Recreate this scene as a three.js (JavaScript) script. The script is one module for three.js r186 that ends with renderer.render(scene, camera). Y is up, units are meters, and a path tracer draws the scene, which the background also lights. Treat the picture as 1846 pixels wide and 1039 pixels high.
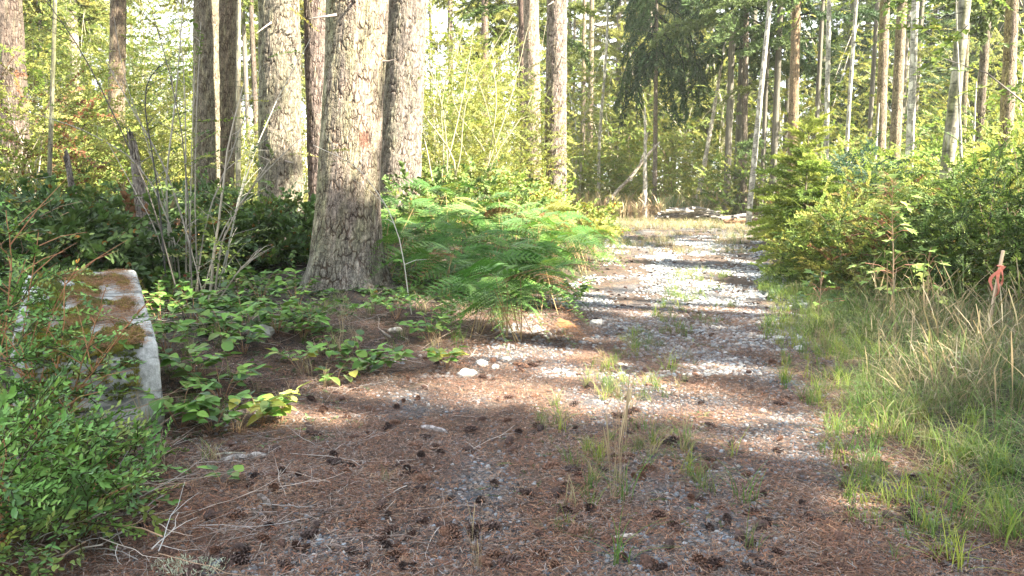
import * as THREE from 'three';
import { mergeGeometries } from 'three/addons/utils/BufferGeometryUtils.js';
import { createNoise2D, createNoise3D } from 'simplex-noise';

// ------------------------------------------------------------------ camera, sky, sun, exposure
const W = 1846, H = 1039, FOC = 1421, EYE = 1.55;
const PITCH = Math.atan(189.5 / FOC);
const scene = new THREE.Scene();
const camera = new THREE.PerspectiveCamera(2 * Math.atan(H / 2 / FOC) * 180 / Math.PI, W / H, 0.05, 900);
camera.position.set(0, EYE, 0);
camera.rotation.set(-PITCH, 0, 0);
scene.add(camera);
const renderer = new THREE.WebGLRenderer({ antialias: true });
renderer.setSize(1024, 576);
renderer.toneMapping = THREE.LinearToneMapping;
renderer.toneMappingExposure = 9.0;
renderer.shadowMap.enabled = true;
const SUN_EL = 41 * Math.PI / 180, SUN_AZ = 26 * Math.PI / 180;           // from the right, a little behind the camera
const toSun = new THREE.Vector3(Math.cos(SUN_EL) * Math.cos(SUN_AZ), Math.sin(SUN_EL), Math.cos(SUN_EL) * Math.sin(SUN_AZ));
{
  const w = 512, h = 256, d = new Float32Array(w * h * 4), K = 0.41;
  for (let j = 0; j < h; j++) for (let i = 0; i < w; i++) {
    const el = ((j + 0.5) / h - 0.5) * Math.PI, s = Math.max(0, Math.sin(el));
    const t = Math.pow(s, 0.55), k = (j * w + i) * 4;
    if (el >= 0) {
      d[k] = K * (1.04 * (1 - t) + 0.70 * t); d[k + 1] = K * (1.05 * (1 - t) + 0.80 * t); d[k + 2] = K * (1.05 * (1 - t) + 0.98 * t);
    } else { d[k] = K * 0.42; d[k + 1] = K * 0.40; d[k + 2] = K * 0.30; }
    d[k + 3] = 1;
  }
  const sky = new THREE.DataTexture(d, w, h, THREE.RGBAFormat, THREE.FloatType);
  sky.mapping = THREE.EquirectangularReflectionMapping; sky.magFilter = THREE.LinearFilter; sky.needsUpdate = true;
  scene.background = sky; scene.environment = sky;
}
const sun = new THREE.DirectionalLight(new THREE.Color(1.0, 0.92, 0.78), 5.0);
sun.position.copy(toSun).multiplyScalar(80); sun.castShadow = true;
sun.shadow.mapSize.set(4096, 4096);
Object.assign(sun.shadow.camera, { left: -60, right: 60, top: 60, bottom: -60, near: 1, far: 250 });
scene.add(sun, sun.target);

// ------------------------------------------------------------------ random numbers, noise
function rngOf(seed) { let a = seed >>> 0; return () => { a = (a + 0x6d2b79f5) >>> 0; let t = Math.imul(a ^ (a >>> 15), 1 | a); t = (t + Math.imul(t ^ (t >>> 7), 61 | t)) ^ t; return ((t ^ (t >>> 14)) >>> 0) / 4294967296; }; }
let R = rngOf(7);
const rr = (a, b) => a + (b - a) * R();
const pick = (a) => a[Math.floor(R() * a.length) % a.length];
const n2 = createNoise2D(rngOf(11)), n3 = createNoise3D(rngOf(12));
const fbm = (x, y, o = 4) => { let s = 0, a = 0.5, f = 1; for (let i = 0; i < o; i++) { s += a * n2(x * f + i * 17.3, y * f - i * 9.1); f *= 2.03; a *= 0.5; } return s; };
const sstep = (a, b, x) => { const t = Math.min(1, Math.max(0, (x - a) / (b - a))); return t * t * (3 - 2 * t); };
const mix = (a, b, t) => a + (b - a) * t;
const V = (x, y, z) => new THREE.Vector3(x, y, z);

// ------------------------------------------------------------------ the lie of the land
function lerpTable(T, d) { if (d <= T[0][0]) return T[0][1]; for (let i = 1; i < T.length; i++) if (d <= T[i][0]) { const t = (d - T[i - 1][0]) / (T[i][0] - T[i - 1][0]); return mix(T[i - 1][1], T[i][1], t * t * (3 - 2 * t)); } return T[T.length - 1][1]; }
const EDGE_L = [[0, -1.5], [3, -1.55], [5.1, -1.6], [6.3, -1.15], [7.6, -0.35], [9, 0.25], [10.5, 0.62], [14, 1.45], [18.3, 2.3], [24, 2.9], [29, 3.1], [34, 2.0], [40, 1.0], [60, 0]];
const EDGE_R = [[0, 1.7], [3, 1.95], [5.1, 2.35], [7.6, 2.95], [10.5, 3.9], [14, 4.8], [18.3, 5.9], [24, 7.6], [29, 9.2], [36, 12], [60, 14]];
const edgeL = (d) => lerpTable(EDGE_L, d), edgeR = (d) => lerpTable(EDGE_R, d);
function inTrack(x, z) {          // metres inside the track (negative outside)
  const d = -z; return Math.min(x - edgeL(d), edgeR(d) - x);
}
function groundH(x, z) {
  const d = -z, l = edgeL(d) - x, r = x - edgeR(d);
  let h = 0.03 * fbm(x * 0.35 + 3, z * 0.35);
  if (l > 0) h += 0.20 * sstep(0, 1.6, l) + 0.26 * sstep(7, 15, d) * sstep(0, 3, l) + 0.07 * sstep(0, 1, l) * fbm(x * 0.7, z * 0.7);
  else if (r > 0) h += 0.14 * sstep(0, 1.5, r) + 0.06 * sstep(0, 1, r) * fbm(x * 0.7, z * 0.7);
  else h += 0.012 * fbm(x * 2.2, z * 2.2);
  return h * (1 - sstep(60, 110, Math.hypot(x, z)) * 0.6);
}
function ray(u, v) { const y = -(v - H / 2) / FOC, x = (u - W / 2) / FOC, c = Math.cos(PITCH), s = Math.sin(PITCH); return V(x, y * c - s, -y * s - c); }
function onGround(u, v) { const r = ray(u, v); let t = EYE / -r.y; for (let i = 0; i < 8; i++) t = (EYE - groundH(r.x * t, r.z * t)) / -r.y; return V(r.x * t, groundH(r.x * t, r.z * t), r.z * t); }
function atD(u, D) { const x = (u - W / 2) / FOC * (EYE * Math.sin(PITCH) + D * Math.cos(PITCH)); return V(x, groundH(x, -D), -D); }
function pix(u, v, D) { const r = ray(u, v), t = D / -r.z; return V(r.x * t, EYE + r.y * t, -D); }

// ------------------------------------------------------------------ mesh building
class MB {
  constructor() { this.p = []; this.c = []; this.uv = []; this.i = []; this.n = 0; this.col = [1, 1, 1]; }
  v(x, y, z, u = 0, w = 0) { this.p.push(x, y, z); this.c.push(this.col[0], this.col[1], this.col[2]); this.uv.push(u, w); return this.n++; }
  tri(a, b, c) { this.i.push(a, b, c); }
  quad(a, b, c, d) { this.i.push(a, b, c, a, c, d); }
  color(r, g, b) { this.col = [r, g, b]; return this; }
  tube(pts, rad, seg = 5, cap = true) {
    const up = V(0.31, 0.9, 0.27).normalize(), rings = [];
    let len = 0;
    for (let k = 0; k < pts.length; k++) {
      const t = pts[Math.min(k + 1, pts.length - 1)].clone().sub(pts[Math.max(k - 1, 0)]).normalize();
      const a = t.clone().cross(Math.abs(t.dot(up)) > 0.95 ? V(1, 0, 0) : up).normalize(), b = t.clone().cross(a);
      const r = typeof rad === 'function' ? rad(k / (pts.length - 1)) : rad;
      if (k) len += pts[k].distanceTo(pts[k - 1]);
      const ring = [];
      for (let s = 0; s < seg; s++) { const an = s / seg * 2 * Math.PI, ca = Math.cos(an) * r, sa = Math.sin(an) * r; ring.push(this.v(pts[k].x + a.x * ca + b.x * sa, pts[k].y + a.y * ca + b.y * sa, pts[k].z + a.z * ca + b.z * sa, s / seg, len)); }
      rings.push(ring);
    }
    for (let k = 1; k < rings.length; k++) for (let s = 0; s < seg; s++) { const q = (s + 1) % seg; this.quad(rings[k - 1][s], rings[k - 1][q], rings[k][q], rings[k][s]); }
    if (cap) for (const e of [0, rings.length - 1]) for (let s = 2; s < seg; s++) this.tri(rings[e][0], rings[e][s - 1], rings[e][s]);
    return this;
  }
  // a leaf: from o along dir, face normal nrm, folded along its midrib
  leaf(o, dir, nrm, len, wid, fold = 0.25, curl = 0.15, detail = 1) {
    const d = dir.clone().normalize(), s = d.clone().cross(nrm).normalize(), n = s.clone().cross(d).normalize();
    const P = (t, w, side) => { const y = fold * Math.abs(w) * wid - curl * t * t * len; return this.v(o.x + d.x * t * len + s.x * w * wid * side + n.x * y, o.y + d.y * t * len + s.y * w * wid * side + n.y * y, o.z + d.z * t * len + s.z * w * wid * side + n.z * y, t, w); };
    if (detail === 0) { const b = P(0, 0, 1), t = P(1, 0, 1), l = P(0.45, 0.5, -1), r = P(0.45, 0.5, 1); this.tri(b, r, t); this.tri(b, t, l); return this; }
    const prof = detail === 1 ? [[0, 0], [0.22, 0.42], [0.6, 0.42], [1, 0]] : [[0, 0], [0.1, 0.3], [0.28, 0.49], [0.5, 0.47], [0.72, 0.32], [0.88, 0.14], [1, 0]];
    for (const side of [-1, 1]) {
      let pm = P(0, 0, side), po = pm;
      for (let k = 1; k < prof.length; k++) {
        const m = P(prof[k][0], 0, side), e = prof[k][1] ? P(prof[k][0], prof[k][1], side) : m;
        if (po === pm) this.tri(pm, m, e); else if (e === m) this.tri(pm, m, po); else this.quad(pm, m, e, po);
        pm = m; po = e;
      }
    }
    return this;
  }
  geo(smooth = false) {
    const g = new THREE.BufferGeometry();
    g.setAttribute('position', new THREE.Float32BufferAttribute(this.p, 3));
    g.setAttribute('color', new THREE.Float32BufferAttribute(this.c, 3));
    g.setAttribute('uv', new THREE.Float32BufferAttribute(this.uv, 2));
    g.setIndex(this.i);
    if (smooth) g.computeVertexNormals();
    return g;
  }
}
const used = {};
function numbered(name) { const k = used[name] = (used[name] ?? -1) + 1; return k ? `${name}_${String(k).padStart(3, '0')}` : name; }
function tag(o, label, category, group, kind) { o.userData.label = label; if (category) o.userData.category = category; if (group) o.userData.group = group; if (kind) o.userData.kind = kind; return o; }
function shade(o) { o.castShadow = o.receiveShadow = true; return o; }
function thing(name, label, category, pos, turn = 0, group) {
  const o = new THREE.Group(); o.name = numbered(name); if (pos) o.position.copy(pos); o.rotation.y = turn;
  tag(o, label, category, group); scene.add(o); return o;
}
function part(name, geo, mat, parent, kind) { const m = shade(new THREE.Mesh(geo, mat)); m.name = name; if (kind) m.userData.kind = kind; parent.add(m); return m; }
function single(name, label, category, geo, mat, group, kind) { const m = shade(new THREE.Mesh(geo, mat)); m.name = numbered(name); tag(m, label, category, group, kind); scene.add(m); return m; }
const _m = new THREE.Matrix4(), _q = new THREE.Quaternion(), _e = new THREE.Euler(), _s = V(1, 1, 1), _p = V(0, 0, 0);
function copies(name, geo, mat, list, parent) {       // list of [pos, euler, scale, color]
  const im = shade(new THREE.InstancedMesh(geo, mat, list.length)); im.name = name; im.userData.kind = 'stuff';
  list.forEach(([p, e, s, c], k) => {
    _q.setFromEuler(e); if (typeof s === 'number') _s.set(s, s, s); else _s.copy(s);
    im.setMatrixAt(k, _m.compose(p, _q, _s)); im.setColorAt(k, c);
  });
  (parent || scene).add(im); return im;
}
const E = (x, y, z, o = 'YXZ') => new THREE.Euler(x, y, z, o);
const C = (r, g, b) => new THREE.Color().setRGB(r, g, b);
const vary = (c, k) => { const f = 1 + (R() - 0.5) * 2 * k, h = 1 + (R() - 0.5) * k * 0.7; return C(c[0] * f * h, c[1] * f, c[2] * f / h); };

// ------------------------------------------------------------------ textures
function dataTex(w, h, f, srgb) {
  const d = new Uint8Array(w * h * 4);
  for (let j = 0; j < h; j++) for (let i = 0; i < w; i++) { const c = f(i, j), k = (j * w + i) * 4; d[k] = c[0] * 255; d[k + 1] = c[1] * 255; d[k + 2] = c[2] * 255; d[k + 3] = 255; }
  const t = new THREE.DataTexture(d, w, h); t.wrapS = t.wrapT = THREE.RepeatWrapping; t.magFilter = THREE.LinearFilter; t.minFilter = THREE.LinearMipmapLinearFilter;
  if (srgb) t.colorSpace = THREE.SRGBColorSpace; t.needsUpdate = true; return t;
}
const clamp01 = (x) => Math.min(1, Math.max(0, x));
// tileable cellular field: distance to the cell wall and the cell's own number
function cells(w, h, nx, ny, seed, jit = 0.85) {
  const r = rngOf(seed), px = [], py = [], id = [];
  for (let k = 0; k < nx * ny; k++) { px.push(0.5 + (r() - 0.5) * jit); py.push(0.5 + (r() - 0.5) * jit); id.push(r()); }
  const wall = new Float32Array(w * h), num = new Float32Array(w * h);
  for (let j = 0; j < h; j++) for (let i = 0; i < w; i++) {
    const wob = 0.25 * Math.sin(j / h * 2 * Math.PI * 5 + 2 * Math.sin(i / w * 2 * Math.PI * 3)), x = i / w * nx + wob, y = j / h * ny, cx = Math.floor(x), cy = Math.floor(y);
    let f1 = 9, f2 = 9, n = 0;
    for (let b = -1; b <= 1; b++) for (let a = -1; a <= 1; a++) {
      const k = ((cy + b + ny) % ny) * nx + ((cx + a + nx * 2) % nx), dx = cx + a + px[k] - x, dy = cy + b + py[k] - y, d = Math.hypot(dx, dy);
      if (d < f1) { f2 = f1; f1 = d; n = id[k]; } else if (d < f2) f2 = d;
    }
    wall[j * w + i] = f2 - f1; num[j * w + i] = n;
  }
  return { wall, num };
}
function tileNoise(w, h, nx, ny, seed) {   // tileable value noise
  const r = rngOf(seed), g = Float32Array.from({ length: nx * ny }, () => r()), o = new Float32Array(w * h);
  for (let j = 0; j < h; j++) for (let i = 0; i < w; i++) {
    const x = i / w * nx, y = j / h * ny, a = Math.floor(x), b = Math.floor(y); let u = x - a, t = y - b; u = u * u * (3 - 2 * u); t = t * t * (3 - 2 * t);
    const q = (p, s) => g[((b + s) % ny) * nx + (a + p) % nx];
    o[j * w + i] = mix(mix(q(0, 0), q(1, 0), u), mix(q(0, 1), q(1, 1), u), t);
  }
  return o;
}
const BW = 512, BH = 1024;      // bark: 0.8 m x 1.6 m
const bark = (() => {
  const A = cells(BW, BH, 17, 11, 5), B = cells(BW, BH, 38, 34, 6), f = tileNoise(BW, BH, 128, 128, 7), g = tileNoise(BW, BH, 12, 10, 8), s = tileNoise(BW, BH, 60, 20, 9), sp = tileNoise(BW, BH, 256, 256, 10);
  const hgt = new Float32Array(BW * BH);
  const v1 = tileNoise(BW, BH, 70, 16, 13), m1 = tileNoise(BW, BH, 9, 14, 14), m2 = tileNoise(BW, BH, 22, 30, 15);
  const crackA = new Float32Array(BW * BH);
  for (let k = 0; k < BW * BH; k++) {
    const a = (1 - sstep(0.0, 0.26, A.wall[k] + (g[k] - 0.5) * 0.2 + (f[k] - 0.5) * 0.1)) * sstep(0.34, 0.62, m1[k]), c = (1 - sstep(0, 0.30, B.wall[k] + (f[k] - 0.5) * 0.12)) * sstep(0.40, 0.65, m2[k]);
    crackA[k] = clamp01(a + 0.55 * c); hgt[k] = clamp01(0.70 - 0.45 * a - 0.25 * c + 0.16 * (f[k] - 0.5) + 0.26 * (v1[k] - 0.5) + 0.12 * (B.num[k] - 0.5) + 0.1 * (A.num[k] - 0.5));
  }
  const tint = (i, j) => {
    const k = j * BW + i, crack = crackA[k], lum = (0.64 + 0.10 * (A.num[k] - 0.5) + 0.20 * (B.num[k] - 0.5) + 0.26 * (f[k] - 0.5) + 0.22 * (v1[k] - 0.5) + 0.12 * (s[k] - 0.5)) * (1 - 0.42 * crack) + (sp[k] > 0.84 ? 0.12 : 0);
    return [clamp01(lum * (1 + 0.06 * crack)), clamp01(lum * (0.97 - 0.04 * crack)), clamp01(lum * (0.93 - 0.10 * crack))];
  };
  return { hgt, at: (u, v) => { const i = ((Math.floor(u * BW) % BW) + BW) % BW, j = ((Math.floor(v * BH) % BH) + BH) % BH; return hgt[j * BW + i]; }, map: dataTex(BW, BH, tint, true), bump: dataTex(BW, BH, (i, j) => { const h = hgt[j * BW + i]; return [h, h, h]; }) };
})();
const smoothBark = (() => {      // thin pale bark with lichen blotches and dark scars
  const a = tileNoise(256, 512, 8, 10, 21), b = tileNoise(256, 512, 40, 60, 22), c = tileNoise(256, 512, 6, 60, 23);
  return dataTex(256, 512, (i, j) => { const k = j * 256 + i, l = 0.70 + 0.25 * (b[k] - 0.5) + 0.3 * sstep(0.5, 0.7, a[k]) - 0.45 * sstep(0.72, 0.86, c[k]) * b[k]; return [clamp01(l), clamp01(l * 0.985), clamp01(l * 0.95)]; }, true);
})();
const groundTex = (() => {
  const w = 1024, a = tileNoise(w, w, 300, 300, 31), b = tileNoise(w, w, 90, 90, 32), c = tileNoise(w, w, 20, 20, 33), d = tileNoise(w, w, 512, 512, 34), S = cells(w, w, 60, 60, 35);
  const lum = (k) => 0.62 + 0.34 * (a[k] - 0.5) + 0.22 * (b[k] - 0.5) + 0.16 * (c[k] - 0.5) + 0.34 * (d[k] - 0.5) + 0.20 * (S.num[k] - 0.5) - 0.12 * (1 - sstep(0, 0.16, S.wall[k]));
  return { map: dataTex(w, w, (i, j) => { const k = j * w + i, l = lum(k), t = (S.num[k] - 0.5) * 0.16; return [clamp01(l * (1 + t)), clamp01(l), clamp01(l * (1 - t))]; }, true), bump: dataTex(w, w, (i, j) => { const l = clamp01(lum(j * w + i)); return [l, l, l]; }) };
})();
const concreteTex = (() => {
  const w = 512, a = tileNoise(w, w, 9, 9, 41), b = tileNoise(w, w, 60, 60, 42), d = tileNoise(w, w, 256, 256, 43), st = tileNoise(w, w, 30, 5, 44);
  const l = (k) => 0.78 + 0.2 * (a[k] - 0.5) + 0.16 * (b[k] - 0.5) + 0.14 * (d[k] - 0.5) - 0.22 * sstep(0.62, 0.8, st[k]) - (d[k] > 0.9 && b[k] > 0.55 ? 0.25 : 0);
  return { map: dataTex(w, w, (i, j) => { const x = clamp01(l(j * w + i)); return [x, x * 0.995, x * 0.96]; }, true), bump: dataTex(w, w, (i, j) => { const x = clamp01(l(j * w + i)); return [x, x, x]; }) };
})();

// ------------------------------------------------------------------ materials
const std = (o) => new THREE.MeshStandardMaterial(o);
const leafMat = (tr, rough = 0.92, spec = 0.4) => new THREE.MeshPhysicalMaterial({ color: 0xffffff, vertexColors: true, transmission: tr, thickness: 0, roughness: rough, specularIntensity: spec, side: THREE.DoubleSide });
const M = {
  ground: std({ map: groundTex.map, bumpMap: groundTex.bump, bumpScale: 0.012, vertexColors: true, roughness: 1 }),
  bark: std({ map: bark.map, bumpMap: bark.bump, bumpScale: 0.02, vertexColors: true, roughness: 0.95 }),
  pale: std({ map: smoothBark, bumpMap: smoothBark, bumpScale: 0.004, vertexColors: true, roughness: 0.85 }),
  leaf: leafMat(0.42), thin: leafMat(0.55), needle: leafMat(0.30), gloss: leafMat(0.30, 0.72, 0.6), fern: leafMat(0.42, 0.9), grass: leafMat(0.40),
  twig: std({ color: 0xffffff, vertexColors: true, roughness: 0.9 }),
  stone: std({ color: 0xffffff, vertexColors: true, roughness: 0.9 }),
  litter: std({ color: 0xffffff, vertexColors: true, roughness: 1 }),
  concrete: std({ color: C(0.62, 0.63, 0.62), map: concreteTex.map, bumpMap: concreteTex.bump, bumpScale: 0.006, roughness: 0.95 }),
};

// ------------------------------------------------------------------ where the sun gets through the canopy to the right
const sunSpots = [];
function litGround(u0, v0, u1, v1, r) { const a = onGround(u0, v0), b = onGround(u1, v1), n = Math.max(1, Math.ceil(a.distanceTo(b) / (r * 0.8))); for (let k = 0; k <= n; k++) sunSpots.push([a.clone().lerp(b, k / n), r]); }
litGround(950, 690, 1140, 703, 0.34); litGround(1460, 762, 1600, 785, 0.27); litGround(1180, 842, 1480, 895, 0.22); litGround(1520, 900, 1800, 990, 0.32); litGround(940, 655, 1010, 650, 0.16);
litGround(1150, 532, 1600, 536, 0.3); litGround(1110, 462, 1330, 462, 0.5); litGround(600, 735, 700, 725, 0.16); litGround(520, 795, 620, 800, 0.14); litGround(1700, 880, 1800, 900, 0.15); litGround(1660, 640, 1780, 660, 0.2);

sunSpots.push([pix(180, 500, 7.0), 0.45], [pix(215, 515, 6.7), 0.3]);
for (const [u, v, r] of [[672, 30, 0.34], [680, 130, 0.24], [676, 230, 0.3], [676, 340, 0.22], [664, 0, 0.34]]) sunSpots.push([pix(u, v, 9.6), r]);
for (const [u, v, r, D] of [[745, 190, 0.18, 15], [535, 40, 0.25, 14], [525, 320, 0.2, 14], [400, 220, 0.3, 16], [1600, 400, 0.6, 9], [1640, 420, 0.6, 9], [1590, 450, 0.5, 8.6], [820, 390, 0.5, 12], [1010, 300, 0.9, 22], [960, 250, 1.0, 25], [880, 510, 0.5, 8.2], [780, 395, 0.3, 12], [1060, 450, 0.4, 13.5], [470, 760, 0.2, 4.9], [390, 700, 0.2, 5.6]]) sunSpots.push([pix(u, v, D), r]);
for (const [x, y, z, r] of [[6.5, 0, -31, 3.6], [3.5, 0.3, -33, 3], [9, 0.3, -34, 3], [6, 0, -26, 2.4], [4, 2, -40, 3], [8, 3, -41, 3], [12, 3, -40, 3], [11.5, 2.5, -36, 2.5], [5.2, 1.6, -14.2, 1.3], [7.5, 1.6, -13, 1.5], [8.5, 1.5, -16, 1.8], [10, 2.4, -17, 1.8], [9.4, 2, -12.5, 1.2], [5.6, 3, -9.0, 1.1], [-1.8, 3, -20, 1.8], [-0.8, 3, -23, 2.2], [-3.2, 2.6, -25, 2.4], [-7.5, 2.5, -13, 1.5], [-9, 2.5, -17, 2], [-8.5, 2, -19, 2], [-7, 2.2, -22, 2], [-11, 2.6, -28, 3], [-17, 3, -28, 3.5], [-22, 5, -45, 5], [-10, 5, -48, 5], [-1, 5, -50, 5], [10, 7, -33, 2.5], [14, 5, -30, 2.5], [4, 6, -42, 3], [8, 6.5, -42, 3], [12, 6.5, -41, 3], [16, 4, -38, 3], [-4, 5, -32, 2.5], [-9, 5, -34, 2.5], [0, 6, -32, 2.5], [3, 8, -37, 2.5], [7, 9, -45, 3], [13, 9, -36, 2.5], [18, 6, -32, 2.5]]) sunSpots.push([V(x, y, z), r]);
const _d = V(0, 0, 0);
function inSunbeam(p, reach) {
  for (const [c, r] of sunSpots) { _d.copy(p).sub(c); const t = _d.dot(toSun); if (t < 0.3) continue; const q = r + reach * Math.min(1, r / 0.62); if (_d.lengthSq() - t * t < q * q) return true; }
  return false;
}

// ------------------------------------------------------------------ the ground
{
  const xs = [], zs = [];
  const span = (out, a, b, step0, grow) => { let x = a, s = step0; while (x < b) { out.push(x); x += s; s *= grow; } out.push(b); };
  { const t = []; span(t, 0, 400, 0.05, 1.02); for (const x of t) { xs.push(x); if (x) xs.unshift(-x); } }
  { const t = []; span(t, 1.5, 500, 0.05, 1.013); for (let k = t.length - 1; k >= 0; k--) zs.push(-t[k]); const u = []; span(u, 0.2, 200, 1.2, 1.25); zs.push(-0.8); for (const x of u) zs.push(x); }
  const p = [], c = [], uv = [], idx = [], nx = xs.length;
  for (const z of zs) for (const x of xs) {
    const near = Math.hypot(x, z) < 26, t = inTrack(x, z), d = -z, lt = edgeL(d) - x, rt = x - edgeR(d);
    let y = groundH(x, z); if (near) y += 0.012 * n2(x * 9, z * 9) + 0.006 * n2(x * 23, z * 23);
    p.push(x, y, z); uv.push(x / 1.6, z / 1.6);
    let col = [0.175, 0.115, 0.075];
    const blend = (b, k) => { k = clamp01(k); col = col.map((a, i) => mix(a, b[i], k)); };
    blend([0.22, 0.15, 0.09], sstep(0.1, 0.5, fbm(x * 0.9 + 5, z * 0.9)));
    blend([0.24, 0.175, 0.055], 0.75 * sstep(0.25, 0.5, fbm(x * 1.6 + 31, z * 1.6)) * sstep(1.4, 0.2, t) * sstep(-1.5, 0, t) * (x < 0.2 ? 1 : 0));
    if (t > 0) {
      blend([0.20, 0.20, 0.205], 0.8 * sstep(-0.1, 0.35, fbm(x * 0.8 - 20, z * 0.5)) * sstep(0.2, 0.8, x - edgeL(d)));
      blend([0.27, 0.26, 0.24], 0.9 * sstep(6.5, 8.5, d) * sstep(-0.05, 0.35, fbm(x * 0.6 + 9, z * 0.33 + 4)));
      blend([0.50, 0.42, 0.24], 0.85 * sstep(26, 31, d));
    }
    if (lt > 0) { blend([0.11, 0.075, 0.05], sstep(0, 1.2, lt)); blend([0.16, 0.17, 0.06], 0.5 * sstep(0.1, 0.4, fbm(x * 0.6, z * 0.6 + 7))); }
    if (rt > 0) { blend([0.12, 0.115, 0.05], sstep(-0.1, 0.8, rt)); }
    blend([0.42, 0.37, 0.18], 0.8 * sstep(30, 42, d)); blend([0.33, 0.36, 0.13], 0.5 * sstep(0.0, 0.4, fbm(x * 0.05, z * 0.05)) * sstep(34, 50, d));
    c.push(...col);
  }
  for (let j = 0; j + 1 < zs.length; j++) for (let i = 0; i + 1 < nx; i++) { const a = j * nx + i; idx.push(a, a + nx, a + 1, a + 1, a + nx, a + nx + 1); }
  const g = new THREE.BufferGeometry();
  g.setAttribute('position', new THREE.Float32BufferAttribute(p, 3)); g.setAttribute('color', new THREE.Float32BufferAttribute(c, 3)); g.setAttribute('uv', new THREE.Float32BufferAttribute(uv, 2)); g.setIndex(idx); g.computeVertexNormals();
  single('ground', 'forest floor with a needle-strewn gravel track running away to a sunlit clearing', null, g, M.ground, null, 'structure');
}

// ------------------------------------------------------------------ trunks
// base point, top lean in metres per metre, radius at breast height, height; bark colour from col(angle, y)
function trunkGeo({ r, h, lean = [0, 0], bend = 0, seg = 24, fine = 0, step = 0.25, depth = 0.02, flare = 0.45, lobes = 5, tint, seed = 1, mat = 'bark' }) {
  const ys = []; let y = -0.25;
  while (y < h) { ys.push(y); y += y < fine ? step : y < fine + 4 ? Math.max(step, 0.15) : 0.8; } ys.push(h);
  const p = [], c = [], uv = [], idx = [], rep = Math.max(1, Math.round(2 * Math.PI * r / 0.8));
  for (const yy of ys) for (let s = 0; s <= seg; s++) {
    const a = s / seg * 2 * Math.PI - Math.PI / 2, ca = Math.cos(a), sa = Math.sin(a), t = Math.max(0, yy) / h;
    let rad = r * (1.06 - 0.85 * t) * (1 + flare * Math.exp(-Math.max(0, yy + 0.1) / (0.9 * r + 0.12)) * (1 + 0.35 * Math.sin(lobes * a + seed * 3) + 0.2 * Math.sin(2 * a + seed)));
    rad += r * 0.05 * n3(ca * 1.2 + seed * 7, yy * 0.8, sa * 1.2);
    if (mat === 'bark') rad += depth * (bark.at(s / seg * rep, yy / 1.6 + seed * 0.37) - 0.6); else rad += r * 0.06 * n3(ca * 2, yy * 2.5 + seed, sa * 2);
    const bx = lean[0] * yy + bend * Math.sin(yy * 0.5 + seed), bz = lean[1] * yy + bend * 0.6 * Math.sin(yy * 0.37 + seed * 2);
    p.push(bx + ca * rad, yy, bz + sa * rad);
    uv.push(s / seg * rep, yy / 1.6 + seed * 0.37);
    c.push(...tint(a, yy, ca, sa));
  }
  const n = seg + 1;
  for (let j = 0; j + 1 < ys.length; j++) for (let s = 0; s < seg; s++) { const a = j * n + s; idx.push(a, a + n, a + 1, a + 1, a + n, a + n + 1); }
  const g = new THREE.BufferGeometry();
  g.setAttribute('position', new THREE.Float32BufferAttribute(p, 3)); g.setAttribute('color', new THREE.Float32BufferAttribute(c, 3)); g.setAttribute('uv', new THREE.Float32BufferAttribute(uv, 2)); g.setIndex(idx); g.computeVertexNormals();
  return g;
}
// bark colours: grey-pink plates, green-yellow lichen on the side away from the sun, paler at the foot
const firTint = (seed, lichen = 0.6, base = [0.50, 0.41, 0.36], green = [0.44, 0.47, 0.26]) => (a, y, ca, sa) => {
  const side = sstep(0.3, -0.7, ca * 0.85 + 0.25 * sa), nz = n3(ca * 2 + seed, y * 1.1, sa * 2), nf = n3(ca * 5, y * 3 + seed, sa * 5);
  const k = clamp01(lichen * (0.30 + 0.75 * side) + 0.35 * nz + 0.2 * nf - 0.1), foot = sstep(0.9, 0.1, y);
  const v = 1 + 0.15 * n3(ca * 3, y * 2, sa * 3 + seed);
  return [0, 1, 2].map((i) => mix(mix(base[i], green[i], k), [0.46, 0.47, 0.44][i], 0.6 * foot) * v);
};
const paleTint = (seed, base = [0.62, 0.60, 0.54], moss = 0.3) => (a, y, ca, sa) => {
  const k = clamp01(moss * (0.6 + n3(ca * 1.5 + seed, y * 1.3, sa * 1.5)) * 1.2), v = 1 + 0.18 * n3(ca * 2, y * 3, sa * 2 + seed);
  return [0, 1, 2].map((i) => mix(base[i], [0.26, 0.27, 0.13][i], k) * v);
};

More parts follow.
